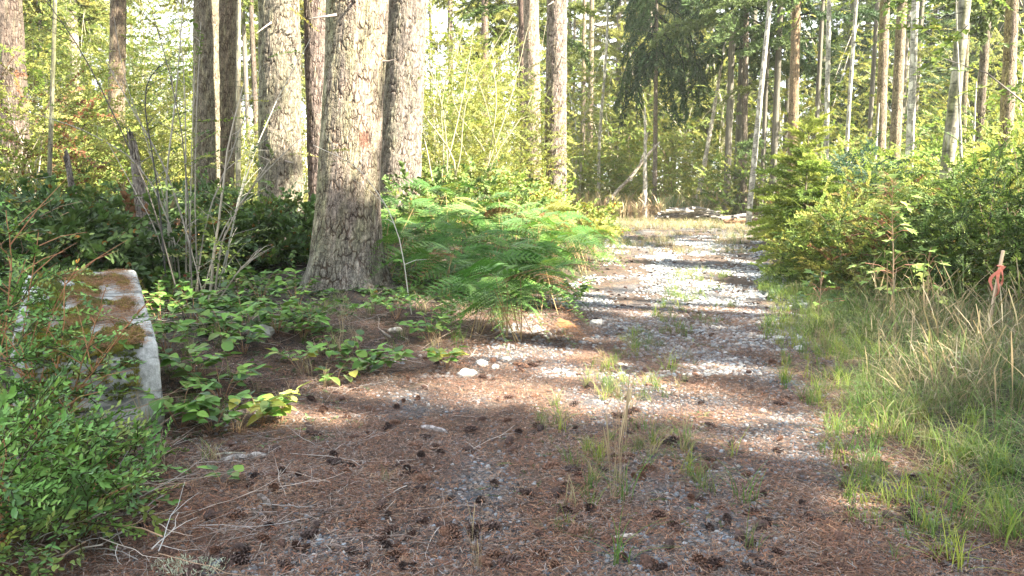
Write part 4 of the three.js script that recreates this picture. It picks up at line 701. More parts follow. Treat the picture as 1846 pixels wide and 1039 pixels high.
for (const [label, u, D, n, h, o] of [
  ['bracken beside the right foot of the nearest thick trunk', 745, 10.2, 12, 0.72, {}], ['tall bracken at the upper left of the fern bank', 770, 11.6, 15, 0.92, {}], ['bracken in the middle of the fern bank', 850, 11.0, 16, 0.86, {}],
  ['bracken hanging over the leaves below the middle of the bank', 905, 9.8, 14, 0.66, {}], ['lush bracken at the crest of the fern bank', 880, 12.6, 16, 0.98, {}], ['bracken on the track side of the fern bank', 960, 11.2, 14, 0.70, {}],
  ['bracken leaning to the track where it narrows', 1000, 12.8, 14, 0.66, {}], ['yellowing bracken at the far right end of the fern bank', 1062, 15.5, 12, 0.6, { mats: [fernMats[2], fernMats[3]] }], ['bracken below the straight grey trunk', 1010, 15.5, 14, 0.75, { mats: fernMats.slice(1) }],
  ['low bracken filling the front of the bank left of the arching fern', 820, 9.4, 13, 0.55, {}], ['deep green bracken between the arching fern and the track', 925, 10.2, 13, 0.6, {}], ['tall bracken against the stout brown-grey trunk', 735, 12.6, 13, 1.0, {}], ['bracken spilling down towards the white gravel', 975, 13.2, 13, 0.8, {}],
  ['bracken behind the crest, under the leafy shrub', 940, 14.2, 14, 0.85, { mats: fernMats.slice(1) }], ['sun-flecked bracken at the top left of the bank beside the stout trunk', 800, 13.4, 12, 1.05, { mats: fernMats.slice(1) }], ['bracken at the lit corner of the bank nearest the bend', 1030, 14, 12, 0.6, { mats: fernMats.slice(1) }],
]) fern(label, atD(u, D), n, h, 0.75, { scale: 1.1, ...o });
fern('withered rust-brown bracken lying by the big arching fern', onGround(1010, 610), 5, 0.10, 0.25, { brown: 1, scale: 0.6 });

// ------------------------------------------------------------------ salal plants, leaf by leaf
const salalLeaf = [0, 1, 2].map((k) => { const b = new MB(), f = 0.95; b.color(f, f, f); b.leaf(V(0, 0, 0), V(1, 0, 0), V(0, 1, 0), 0.082 + 0.008 * k, 0.052 + 0.004 * k, 0.22 + 0.12 * k, 0.12 + 0.1 * k, 2); return b.geo(); });
const salalMats = [[0.16, 0.32, 0.05], [0.13, 0.27, 0.045], [0.20, 0.35, 0.055], [0.10, 0.20, 0.04], [0.15, 0.29, 0.06], [0.065, 0.12, 0.04], [0.16, 0.22, 0.06], [0.15, 0.25, 0.04]].map((c) => lm(...c, 0.3, 0.74)), salalYellow = [lm(0.30, 0.36, 0.06), lm(0.42, 0.40, 0.07)], salalRed = lm(0.32, 0.09, 0.05);
function salal(label, p, { n = 20, r = 0.25, h = 0.28, yellow = 0, red = 0, scale = 1.15, group } = {}) {
  if (n > 10) n = Math.round(n * 1.9);
  const t = thing('salal_plant', label, 'salal', p, 0, group), ns = Math.max(2, Math.round(n / 6)); let left = n;
  for (let s = 0; s < ns; s++) {
    const a = s * 2.4 + rr(-0.5, 0.5), e = V(Math.cos(a) * r * rr(0.4, 1), h * rr(0.6, 1), -Math.sin(a) * r * rr(0.4, 1)), P = (k) => V(e.x * k, e.y * Math.sin(k * 1.45) - (k === 0 ? 0.04 : 0), e.z * k);
    const b = new MB().color(0.30, 0.17, 0.09); b.tube([0, 0.33, 0.66, 1].map(P), (k) => 0.003 * (1 - 0.6 * k), 4, false); part('stem', b.geo(true), M.twig, t);
    const m = Math.ceil(left / (ns - s)); left -= m;
    for (let k = 0; k < m; k++) {
      const q = 0.3 + 0.75 * (k + 0.5) / m, y = R(), lf = part('leaf', pick(salalLeaf), y < red ? salalRed : y < red + yellow ? pick(salalYellow) : pick(salalMats), t);
      lf.position.copy(P(Math.min(1, q))); lf.rotation.copy(E(rr(-0.5, 0.5), a + (k % 2 ? 1 : -1) * rr(0.3, 1.3), rr(-0.25, 0.55))); { const q = scale * rr(0.6, 1.25); lf.scale.set(q, q * rr(0.3, 1.0), q * rr(0.9, 1.2)); }
    }
  }
}
R = rngOf(521);
for (const [label, u, v, o] of [
  ['bright salal sprig against the right edge of the concrete block top', 275, 560, { n: 22, h: 0.42, yellow: 0.25, red: 0.05 }], ['salal clump with red leaf below the bare arching stems', 325, 545, { n: 26, h: 0.42, red: 0.08 }], ['glossy salal clump left of the nearest thick trunk', 440, 590, { n: 34, r: 0.34, h: 0.36 }],
  ['large glossy salal clump in front of the pale crooked stems', 500, 600, { n: 34, r: 0.34, h: 0.34 }], ['salal beside the pale chunk of stone', 400, 610, { n: 28, r: 0.3 }], ['salal clump close to the right side of the concrete block', 300, 640, { n: 26, h: 0.3 }],
  ['salal clump halfway down the right side of the block', 345, 690, { n: 30, r: 0.3 }], ['dense low salal right of the lower block corner', 400, 720, { n: 34, r: 0.32, h: 0.26 }], ['salal at the lower right corner of the concrete block', 325, 770, { n: 30, r: 0.26, h: 0.24 }],
  ['yellow-green salal at the edge of the needles', 470, 770, { n: 22, yellow: 0.35, h: 0.22 }], ['salal with two bright yellow shoots at the front of the patch', 505, 765, { n: 14, r: 0.16, yellow: 0.9, h: 0.24 }], ['salal spreading over the needles below the patch', 385, 780, { n: 24, h: 0.2 }],
  ['single bright green seedling alone on the needles near the front', 402, 878, { n: 8, r: 0.1, h: 0.09, scale: 0.8 }], ['small salal in front of the thick trunk, left one', 600, 650, { n: 18, h: 0.2 }], ['small salal in front of the thick trunk, middle one', 648, 668, { n: 20, h: 0.2 }], ['salal with round leaves below the thick trunk', 690, 672, { n: 24, h: 0.2 }],
  ['salal clump between the thick trunk and the big arching fern', 775, 615, { n: 34, r: 0.3, h: 0.28 }], ['yellowish salal tuft under the big arching fern', 802, 668, { n: 20, r: 0.16, h: 0.2, yellow: 0.3 }], ['small salal at the right foot of the thick trunk', 715, 585, { n: 22, h: 0.26 }], ['salal climbing beside the fern bank near the thick trunk', 735, 520, { n: 28, r: 0.35, h: 0.55 }],
  ['salal with yellow leaf under the slanting stem left of the trunk', 540, 665, { n: 20, h: 0.2, yellow: 0.1 }], ['sparse salal on bare needles beside the stick', 605, 690, { n: 12, h: 0.14, yellow: 0.1 }], ['low salal in front of the rust-brown fern', 1045, 540, { n: 20, h: 0.3, yellow: 0.15, red: 0.1 }], ['salal clump on the bank edge by the white gravel', 1030, 555, { n: 24, h: 0.3, red: 0.06 }],
  ['low salal in the shade behind the block, right of the stems', 430, 540, { n: 26, h: 0.4, yellow: 0.12 }], ['salal in the hollow left of the thick trunk', 535, 560, { n: 26, h: 0.4 }],
  ['salal behind the block, half hidden by its top edge', 255, 520, { n: 26, h: 0.4 }], ['salal on the bare patch left of the thick trunk, nearest it', 560, 600, { n: 24, h: 0.3 }], ['salal on the slope between the pale crooked stems and the stone', 440, 640, { n: 26, h: 0.26 }], ['broad salal patch in front of the bare arching stems', 350, 590, { n: 34, r: 0.36, h: 0.4 }],
  ['salal below the hollow, left of the small salal in front of the trunk', 545, 625, { n: 22, h: 0.24 }], ['salal at the foot of the grey arching shrub, towards the block', 290, 590, { n: 30, r: 0.32, h: 0.42 }], ['salal in the dim gap behind the pale crooked stems', 470, 545, { n: 28, r: 0.36, h: 0.45 }], ['salal at the far side of the thick trunk by the fern bank', 700, 505, { n: 28, r: 0.34, h: 0.55 }],
]) salal(label, onGround(u, v), o);

// ------------------------------------------------------------------ the near shrub at the lower left
R = rngOf(541);
const nearLeaf = [0, 1].map((k) => { const b = new MB().color(1, 1, 1); b.leaf(V(0, 0, 0), V(1, 0, 0), V(0, 1, 0), 0.037 + 0.006 * k, 0.019 + 0.004 * k, 0.25, 0.15, 1); return b.geo(); }), nearMats = [lm(0.13, 0.27, 0.05, 0.3, 0.74), lm(0.16, 0.30, 0.055, 0.3, 0.74), lm(0.20, 0.32, 0.07, 0.3, 0.74), lm(0.11, 0.22, 0.055, 0.3, 0.7)];
for (const [label, u, v, o, nl] of [
  ['small-leaved evergreen shrub filling the lower left corner', 0, 1000, { rx: 0.40, h: 0.55, n: 300 }, 80], ['small-leaved shrub growing over the front of the concrete block', 80, 850, { rx: 0.40, h: 0.40, n: 190 }, 60], ['arching small-leaved shrub between the block and the left edge', -60, 800, { rx: 0.40, h: 0.8, n: 130 }, 50],
  ['small-leaved sprays hanging over the block top from the left', 60, 770, { rx: 0.42, h: 0.7, n: 70 }, 30], ['low shrub sprays on the needles right of the corner shrub', 150, 960, { rx: 0.24, h: 0.24, n: 80 }, 30], ['straggling low shrub at the near edge of the needles', 195, 870, { rx: 0.26, h: 0.22, n: 60 }, 25], ['taller airy shrub at the left edge behind the block', -40, 700, { rx: 0.7, h: 1.5, n: 300 }, 60],
]) {
  const p = onGround(u, v), t = shrub(label, p, { geo: SP.boxNear, tone: [[0.13, 0.27, 0.05], [0.17, 0.31, 0.06], [0.11, 0.22, 0.05], [0.24, 0.32, 0.07]], mat: M.gloss, stems: 8, size: [0.7, 1.15], hollow: 0.15, clump: 0.9, stemR: 0.0045, stemRgb: [0.36, 0.17, 0.08], name: 'evergreen_shrub', ...o });
  for (let k = 0; k < nl; k++) { const a = rr(0, 6.28), el = rr(0.1, 1.4), lf = part('leaf', pick(nearLeaf), pick(nearMats), t); lf.position.set(Math.cos(a) * Math.cos(el) * o.rx * rr(0.7, 1.1), o.h * Math.sin(el) * rr(0.7, 1.05) + 0.02, Math.sin(a) * Math.cos(el) * o.rx * rr(0.7, 1.1)); lf.rotation.copy(E(rr(-0.6, 0.6), rr(0, 6.28), rr(-0.3, 0.7))); lf.scale.setScalar(rr(0.6, 1.4)); }
}

// ------------------------------------------------------------------ grass
function tuftGeo(seed, n, h, spread, w, { heads = 0, stiff = 0.6 } = {}) {
  const r = rngOf(seed), b = new MB();
  for (let k = 0; k < n; k++) {
    const a = r() * 6.28, o = V((r() - 0.5) * spread * 0.35, -0.01, (r() - 0.5) * spread * 0.35), H = h * (0.45 + 0.65 * r()), out = spread * (0.3 + 0.9 * r()) * (1 - stiff * 0.5), sx = -Math.sin(a) * w / 2, sz = Math.cos(a) * w / 2, f = 0.75 + 0.5 * r(), droop = r() * (1 - stiff) * 0.8;
    let pa, pb; const hd = k < heads;
    for (let s = 0; s <= 4; s++) { const t = s / 4, q = V(o.x + Math.cos(a) * out * t * t, o.y + H * (t - droop * t * t * t), o.z + Math.sin(a) * out * t * t), ww = hd ? (s > 2 ? 3.4 : 0.6) * (s === 4 ? 0.4 : 1) : 1 - 0.85 * t; b.color(f * (0.8 + 0.3 * t), f * (0.8 + 0.25 * t), f * (0.8 + 0.2 * t)); const A = b.v(q.x - sx * ww, q.y, q.z - sz * ww), B = b.v(q.x + sx * ww, q.y, q.z + sz * ww); if (s) b.quad(pa, pb, B, A); pa = A; pb = B; }
  }
  return b.geo();
}
const G = { low: [tuftGeo(1, 14, 0.16, 0.16, 0.005), tuftGeo(2, 16, 0.20, 0.2, 0.005)], mid: [tuftGeo(3, 13, 0.36, 0.30, 0.0085, { stiff: 0.4 }), tuftGeo(4, 11, 0.44, 0.4, 0.008, { stiff: 0.15 }), tuftGeo(14, 12, 0.28, 0.42, 0.009, { stiff: 0.1 })], tall: [tuftGeo(5, 8, 0.85, 0.5, 0.004, { heads: 3, stiff: 0.4 }), tuftGeo(6, 8, 0.7, 0.7, 0.004, { heads: 2, stiff: 0.15 }), tuftGeo(16, 6, 0.95, 0.5, 0.004, { heads: 3, stiff: 0.3 })], straw: [tuftGeo(7, 24, 0.46, 0.13, 0.0016, { heads: 7, stiff: 0.85 }), tuftGeo(17, 20, 0.44, 0.17, 0.0017, { heads: 6, stiff: 0.75 })], far: [tuftGeo(8, 14, 0.6, 0.35, 0.014, { heads: 4, stiff: 0.5 }), tuftGeo(9, 14, 0.75, 0.4, 0.014, { heads: 4, stiff: 0.4 })] };
const GT = { green: [[0.10, 0.19, 0.035], [0.13, 0.22, 0.045], [0.17, 0.24, 0.06]], dry: [[0.36, 0.29, 0.17], [0.42, 0.35, 0.22], [0.28, 0.23, 0.13]], mixed: [[0.14, 0.18, 0.055], [0.32, 0.28, 0.14], [0.11, 0.16, 0.045]], lime: [[0.24, 0.33, 0.05], [0.29, 0.35, 0.06]] };
function field(name, label, category, geo, tones, n, where, size, mat = M.grass) {
  const by = geo.map(() => []); let made = 0, tr = 0;
  while (made < n && tr++ < n * 30) { const q = where(); if (!q) continue; by[made % geo.length].push([V(q[0], groundH(q[0], q[1]), q[1]), E(rr(-0.15, 0.15), rr(0, 6.28), rr(-0.15, 0.15)), rr(...size), vary(pick(tones), 0.25)]); made++; }
  const t = new THREE.Group(); t.name = numbered(name); tag(t, label, category, null, 'stuff'); scene.add(t); by.forEach((l, k) => l.length && copies(name + '_blades', geo[k], mat, l, t)); return t;
}
R = rngOf(601);
const verge = (d0, d1, a, b) => () => { const d = rr(d0, d1), o = rr(a, b), x = edgeR(d) + o; return n2(x * 0.9 + 50, d * 0.9) < rr(-0.9, 0.2) ? null : [x, -d]; };
field('grass', 'green grass and weeds along the right edge of the track', 'grass', G.mid, [...GT.green, ...GT.mixed], 1050, verge(3.0, 13, 0.0, 2.2), [0.4, 1.15]);
field('weeds', 'broad-leaved weeds mixed through the grass of the right verge', 'weeds', [...SP.salal, ...SP.maple], [[0.11, 0.20, 0.04], [0.15, 0.23, 0.05], [0.08, 0.15, 0.04], [0.24, 0.24, 0.08]], 420, verge(3.6, 13, 0.25, 2.6), [0.3, 0.75], M.leaf);
field('thatch', 'matted dead thatch under the grass of the right verge', 'dead grass', [tuftGeo(21, 14, 0.10, 0.5, 0.004, { stiff: 0.1 }), tuftGeo(22, 14, 0.14, 0.45, 0.004, { stiff: 0.1 })], GT.dry, 520, verge(3.2, 13, 0.0, 2.4), [0.7, 1.3]);
field('grass', 'short grass creeping onto the right side of the track', 'grass', G.low, [...GT.green, ...GT.lime], 900, verge(3, 14, -0.45, 0.6), [0.6, 1.3]);
field('dry_grass', 'tall dry seeding grass on the bank below the flagged stake', 'dry grass', G.tall, [...GT.dry, ...GT.mixed], 250, () => { const p = onGround(rr(1560, 1846), rr(575, 760)); return n2(p.x * 1.2, p.z * 1.2) < -0.25 ? null : [p.x, p.z]; }, [0.35, 0.85]);
field('dry_grass', 'scattered dry stalks along the right-hand bank', 'dry grass', G.tall, [...GT.dry, ...GT.mixed], 230, verge(3.2, 12, 0.5, 2.4), [0.5, 1.0]);
field('grass', 'patchy grass and weeds on the strip between the wheel ruts', 'grass', G.low, [...GT.green, ...GT.green, ...GT.lime, ...GT.mixed], 340, () => { const d = rr(3.2, 14), x = mix(edgeL(d), edgeR(d), 0.56) + rr(-0.45, 0.5); return n2(x * 1.3 + 9, d * 0.8) < rr(-0.2, 0.6) ? null : [x, -d]; }, [0.4, 1.05]);
field('grass', 'sparse grass blades on the left bank', 'grass', G.low, [...GT.green, ...GT.dry], 160, () => { const d = rr(3.6, 9), x = edgeL(d) - rr(0, 2.2); return [x, -d]; }, [0.6, 1.5]);
field('dry_grass', 'bleached grass across the sunlit clearing at the end of the track', 'dry grass', G.low, [...GT.dry, [0.5, 0.44, 0.25], ...GT.mixed], 2600, () => { const d = rr(17, 36), x = rr(edgeL(d) - 1, edgeR(d) + 2); return d < 26 && n2(x * 0.5, d * 0.4) < 0.2 ? null : [x, -d]; }, [0.8, 1.6]);
field('dry_grass', 'tall pale grass and weeds along the back of the clearing', 'dry grass', G.far, [[0.46, 0.38, 0.22], [0.40, 0.36, 0.18], [0.30, 0.30, 0.12], [0.36, 0.27, 0.17]], 1700, () => { const d = rr(34.5, 43), x = rr(2, 20); return [x, -d]; }, [0.9, 2.0]);
field('grass', 'blue-green weeds behind the brush pile in the clearing', 'grass', G.far, [[0.14, 0.21, 0.10], [0.18, 0.24, 0.11]], 420, () => [rr(6.5, 12), -rr(35, 37.5)], [1.0, 1.7]);
field('grass', 'long grass on the open ground beyond the left-hand wood', 'grass', G.far, [...GT.dry, [0.28, 0.30, 0.11], [0.2, 0.25, 0.08]], 2600, () => { const d = rr(20, 60), x = rr(-0.8, 0.02) * d; return [x, -d]; }, [0.7, 1.4]);
// single tufts on the track
for (const [label, u, v, geo, tone, s] of [
  ['tall straw-coloured grass tuft standing in the middle of the foreground', 1112, 905, 'straw', 'dry', 1.65], ['green skirt of blades around the tall straw tuft', 1122, 900, 'low', 'green', 1.7], ['upright bright green tuft on the strip between the ruts', 1206, 668, 'low', 'lime', 1.3], ['lime-green tuft lit by the sun right of the middle', 1318, 822, 'low', 'lime', 1.1],
  ['flat green rosette of grass in the right foreground', 1345, 905, 'low', 'green', 1.3], ['grass tuft at the bottom edge near the middle', 1125, 1015, 'low', 'green', 1.4], ['grass tuft right of the flat rosette', 1275, 890, 'low', 'mixed', 1.2], ['small spidery tuft left of the tall straw one', 1022, 835, 'low', 'green', 0.8],
  ['long-bladed grass tuft at the lower right corner', 1825, 985, 'mid', 'lime', 1.0], ['sunlit grass tuft at the right edge of the needles', 1665, 870, 'mid', 'lime', 0.75], ['grey-green tuft on the needles at the left', 695, 868, 'low', 'mixed', 0.55], ['pale tuft where the sunlit band crosses the verge', 1580, 780, 'mid', 'lime', 0.7],
  ['grass tuft in the far left wheel rut', 1215, 505, 'low', 'mixed', 1.6], ['round tuft at the edge of the white gravel', 1185, 572, 'low', 'lime', 1.3], ['straw stalks at the bottom edge left of the middle', 860, 1035, 'straw', 'dry', 0.85], ['thin leaning stalks between the ruts', 1235, 800, 'straw', 'dry', 0.7], ['grassy tuft beside the left rut in mid-track', 1355, 990, 'low', 'mixed', 1.2], ['dry stalks beside the lower block corner', 262, 800, 'straw', 'dry', 0.9], ['dry stalks in front of the thick trunk', 618, 640, 'straw', 'dry', 0.75],
]) { const p = onGround(u, v), m = M.grass.clone(); m.color.setRGB(...GT[tone][0]); const o = single('grass_tuft', label, 'grass tuft', pick(G[geo]), m); o.position.copy(p); o.rotation.y = rr(0, 6.28); o.scale.setScalar(s); }

// ------------------------------------------------------------------ low undergrowth and dead twigs
R = rngOf(621);
const leftBank = (d0, d1, a, b) => () => { const d = rr(d0, d1), x = edgeL(d) - rr(a, b); return [x, -d]; };
field('undergrowth', 'low leafy ground cover under the trees at the left', 'undergrowth', SP.salal, [...TONE.dark, ...TONE.box], 900, leftBank(9, 22, 0.6, 11), [0.7, 1.2], M.gloss);
field('undergrowth', 'leafy ground cover among the stems left of the thick trunk', 'undergrowth', SP.salal, [[0.12, 0.24, 0.04], [0.15, 0.28, 0.05], [0.09, 0.18, 0.035], ...TONE.dark], 640, () => { const d = rr(6.3, 10.5), x = edgeL(d) - rr(1.2, 5.5); return n2(x * 0.9, d * 0.9 + 20) < rr(-0.6, 0.5) ? null : [x, -d]; }, [0.6, 1.1], M.gloss);
field('undergrowth', 'sunlit low undergrowth further back in the left-hand wood', 'undergrowth', SP.far, [...TONE.bright, ...TONE.gold, ...TONE.box], 900, () => { const d = rr(20, 50); return [rr(-0.75, 0.06) * d, -d]; }, [0.5, 1.0], M.leaf);
field('undergrowth', 'low undergrowth on the floor of the right-hand wood', 'undergrowth', SP.far, [...TONE.bright, ...TONE.box], 900, () => { const d = rr(15, 50); return [rr(0.36, 0.85) * d, -d]; }, [0.5, 1.0], M.leaf);
field('weeds', 'small creeping weeds among the gravel of the track', 'weeds', SP.box, [[0.09, 0.15, 0.04], [0.12, 0.17, 0.05]], 330, () => { const d = rr(3.1, 10), x = mix(edgeL(d), edgeR(d), 0.6) + rr(-0.7, 0.6); return n2(x * 1.1 - 4, d * 0.9) < 0.1 ? null : [x, -d]; }, [0.25, 0.5], M.leaf);
field('weeds', 'creeping brambles and small weeds on the near left bank', 'weeds', SP.boxNear, [[0.06, 0.12, 0.035], [0.08, 0.15, 0.04]], 260, () => { const p = onGround(rr(240, 640), rr(620, 800)); return [p.x, p.z]; }, [0.35, 0.8], M.gloss);
const twigGeo = (sd, L) => { const r = rngOf(sd), b = new MB(), pts = []; let p = V(0, 0.01, 0), d = V(1, 0.1, 0); for (let k = 0; k < 7; k++) { pts.push(p.clone()); p.addScaledVector(d, L / 6); d.add(V((r() - 0.5) * 0.5, (r() - 0.55) * 0.4, (r() - 0.5) * 0.7)).normalize(); if (p.y < 0.005) { p.y = 0.005; d.y = Math.abs(d.y) * 0.5; } } b.color(1, 1, 1).tube(pts, (t) => 0.004 * (1 - 0.75 * t), 4); const q = pts[3]; b.tube([q, q.clone().add(V(L * 0.12, L * 0.08, L * 0.12)), q.clone().add(V(L * 0.26, L * 0.09, L * 0.2))], (t) => 0.0024 * (1 - 0.7 * t), 3); return b.geo(true); };
const twigs = [twigGeo(1, 0.5), twigGeo(2, 0.7), twigGeo(3, 0.4), twigGeo(4, 0.9)];
field('dead_twigs', 'tangle of thin dead twigs on the bank around the thick trunk', 'dead twigs', twigs, [[0.30, 0.24, 0.20], [0.22, 0.17, 0.13], [0.42, 0.37, 0.32]], 420, () => { const d = rr(6.5, 12), x = edgeL(d) - rr(0.2, 4.5); return [x, -d]; }, [0.5, 1.2], M.twig);
field('dead_twigs', 'fine dead twigs scattered over the needles at the left', 'dead twigs', twigs, [[0.34, 0.28, 0.24], [0.45, 0.40, 0.35], [0.2, 0.15, 0.12]], 260, () => { const p = onGround(rr(180, 900), rr(640, 1039)); return inTrack(p.x, p.z) > 0.7 ? null : [p.x, p.z]; }, [0.25, 0.7], M.twig);
field('dead_twigs', 'bare dead twigs poking out of the evergreen shrub at the lower left', 'dead twigs', twigs, [[0.36, 0.24, 0.15], [0.30, 0.26, 0.22], [0.45, 0.40, 0.34]], 110, () => { const p = onGround(rr(-60, 300), rr(740, 1039)); return [p.x, p.z]; }, [0.5, 1.0], M.twig).children.forEach((c) => { c.position.y = 0.06; });
for (let k = 0; k < 34; k++) { const p = onGround(rr(260, 860), rr(690, 1000)); const o = single('dead_stick', 'thin crooked dead stick lying on the needles at the left of the track', 'stick', pick(twigs), pick([M.stickPale ??= std({ color: C(0.44, 0.39, 0.34), roughness: 0.9 }), M.stickDark ??= std({ color: C(0.22, 0.17, 0.14), roughness: 0.9 })]), 'dead sticks on the needles'); o.position.copy(p).add(V(0, 0.008, 0)); o.rotation.y = rr(0, 6.28); const s = rr(0.5, 0.9); o.scale.set(s, s * rr(0.6, 1), s * 1.2); }
// weathered chunks of wood
function chunk(label, u, v, len, w, turn, rgb) {
  const p = onGround(u, v), g = new THREE.CylinderGeometry(w * 0.42, w * 0.55, len, 9, 10), P = g.attributes.position, sd = seedN++;
  for (let k = 0; k < P.count; k++) { const y = P.getY(k), f = 1 + 0.35 * n3(P.getX(k) * 40, y * 7 + sd, P.getZ(k) * 40), tp = 1 - 0.5 * Math.pow(Math.abs(y / len * 2), 4); P.setXYZ(k, P.getX(k) * f * tp + 0.1 * w * Math.sin(y * 9 + sd), y + 0.1 * w * n3(P.getX(k) * 60, sd, P.getZ(k) * 60), P.getZ(k) * f * tp * 0.6); }
  g.rotateZ(Math.PI / 2); g.computeVertexNormals();
  const o = single('wood_chunk', label, 'wood', g, std({ color: C(...rgb), map: smoothBark, bumpMap: smoothBark, bumpScale: 0.006, roughness: 0.95 })); o.position.copy(p).add(V(0, w * 0.2, 0)); o.rotation.y = turn;
}
for (const a of [['grey weathered slab of wood on the needles near the single green seedling', 440, 832, 0.26, 0.07, 0.4, [0.34, 0.31, 0.29]], ['lichen-crusted twig end just behind the grey wood slab', 415, 822, 0.2, 0.03, 0.2, [0.48, 0.50, 0.40]], ['forked dark stick in the front left of the needles', 478, 908, 0.2, 0.04, -0.9, [0.22, 0.18, 0.16]], ['silvery split stick on the needles in the middle left', 782, 778, 0.22, 0.045, -0.6, [0.46, 0.42, 0.42]], ['pale splinter of wood by the grass tuft at the bottom', 1128, 972, 0.13, 0.03, 0.1, [0.55, 0.48, 0.42]], ['weathered branch end under the thick trunk', 690, 600, 0.55, 0.03, 2.0, [0.42, 0.36, 0.32]], ['pale barkless branch on the bank between trunk and arching fern', 780, 548, 0.5, 0.028, 0.15, [0.52, 0.42, 0.32]], ['pale split chunk of wood below the thick trunk', 712, 612, 0.16, 0.07, 0.7, [0.66, 0.60, 0.52]]]) chunk(...a);

// ------------------------------------------------------------------ stones
function stoneGeo(seed, flat = 0.6, det = 1) { const g = new THREE.IcosahedronGeometry(0.5, det), P = g.attributes.position, c = []; for (let k = 0; k < P.count; k++) { const x = P.getX(k), y = P.getY(k), z = P.getZ(k), f = 1 + 0.28 * n3(x * 2.2 + seed * 9, y * 2.2, z * 2.2) + 0.1 * n3(x * 6, y * 6 + seed, z * 6), l = 0.9 + 0.25 * n3(x * 3, y * 3, z * 3 + seed); P.setXYZ(k, x * f, y * f * flat, z * f * 0.85); c.push(l, l, l); } g.setAttribute('color', new THREE.Float32BufferAttribute(c, 3)); g.computeVertexNormals(); return g; }
const pebbles = [1, 2, 3, 4].map((k) => stoneGeo(k, 0.45 + 0.08 * k, 0)), rocks = [5, 6, 7].map((k) => stoneGeo(k, 0.6, 2));
R = rngOf(641);
const STONE = { blue: [[0.16, 0.18, 0.195], [0.20, 0.22, 0.23], [0.12, 0.13, 0.145], [0.27, 0.28, 0.28], [0.18, 0.16, 0.145]], white: [[0.29, 0.295, 0.285], [0.36, 0.36, 0.34], [0.22, 0.23, 0.23], [0.17, 0.175, 0.175]] };
field('gravel', 'blue-grey crushed gravel pressed into the near track', 'gravel', pebbles, [...STONE.blue, [0.22, 0.16, 0.12], [0.12, 0.10, 0.09]], 15000, () => { const d = 2.9 + 7 * Math.pow(R(), 1.5), x = rr(edgeL(d) - 0.3, edgeR(d) + 0.1); const q = fbm(x * 0.8 - 20, -d * 0.5) + 0.35 * sstep(0.2, 1.2, x) - 0.05; return q < rr(-0.1, 0.5) && R() > 0.16 ? null : [x, -d]; }, [0.008, 0.036], M.stone);
field('gravel', 'pale crushed rock showing in the ruts further along the track', 'gravel', pebbles, STONE.white, 13000, () => { const d = 6.2 + 17 * Math.pow(R(), 1.4), x = rr(edgeL(d) - 0.1, edgeR(d)); return fbm(x * 0.6 + 9, -d * 0.33 + 4) < rr(-0.18, 0.28) ? null : [x, -d]; }, [0.02, 0.065], M.stone);
for (const [label, u, v, s, w] of [
  ['big pale stone at the left edge of the track below the yellowish salal', 842, 676, 0.16, 1], ['pale stone right behind the big pale stone', 868, 657, 0.13, 1], ['whitish slab of stone in the salal right of the block', 468, 618, 0.24, 1], ['small white pebble alone in the bottom foreground', 622, 998, 0.035, 1], ['pale stone by the edge of the track under the fern', 912, 650, 0.1, 1], ['grey-white stone among pebbles near the sunlit patch', 893, 663, 0.08, 1], ['bluish stone near the bottom left', 392, 1018, 0.05, 0], ['white stone on the strip between the ruts', 1275, 672, 0.07, 1], ['greenish stone beside a cone in the foreground', 578, 978, 0.045, 0], ['pale flat stone on the right rut', 1375, 742, 0.06, 1], ['whitish stone in the left rut beyond the fern', 1075, 585, 0.16, 1], ['pale stone at the verge of the white gravel', 1440, 630, 0.11, 1], ['large pale stone on the right rut of the white gravel', 1405, 612, 0.13, 1]]) {
  const m = std({ color: w ? C(0.40, 0.39, 0.35) : C(0.25, 0.29, 0.32), vertexColors: true, roughness: 0.9 }), o = single('stone', label, 'stone', pick(rocks), m); o.position.copy(onGround(u, v)).add(V(0, s * 0.02, 0)); o.rotation.y = rr(0, 6); o.scale.setScalar(s);
}

// ------------------------------------------------------------------ needle litter and fir cones
const litter = [0, 1, 2].map((sd) => { const r = rngOf(70 + sd), b = new MB(); for (let k = 0; k < 36; k++) { const a = r() * 6.28, L = 0.012 + 0.016 * r(), x = (r() - 0.5) * 0.2, z = (r() - 0.5) * 0.2, f = 0.5 + 1.0 * r(), g = f * (0.85 + 0.2 * r()), y = 0.003 + 0.009 * r(), w = 0.0006 + 0.0007 * r(); b.color(f, g, g); const ca = Math.cos(a), sa = Math.sin(a), up = 0.008 * (r() - 0.2); b.quad(b.v(x - sa * w, y, z + ca * w), b.v(x + sa * w, y, z - ca * w), b.v(x + ca * L + sa * w, y + up, z + sa * L - ca * w), b.v(x + ca * L - sa * w, y + up, z + sa * L + ca * w)); } return b.geo(); });
R = rngOf(661);
field('needle_litter', 'brown fir needles and bark flakes covering the near track', 'needle litter', litter, [[0.19, 0.092, 0.05], [0.145, 0.076, 0.047], [0.235, 0.14, 0.08], [0.085, 0.054, 0.041], [0.21, 0.175, 0.145]], 15000, () => { const d = 2.8 + 7 * Math.pow(R(), 1.5), x = rr(edgeL(d) - 1.6, edgeR(d) + 0.3); return inTrack(x, -d) > 0 && fbm(x * 0.8 - 20, -d * 0.5) > rr(-0.3, 0.45) && R() > 0.2 ? null : [x, -d]; }, [0.8, 1.6], M.litter);
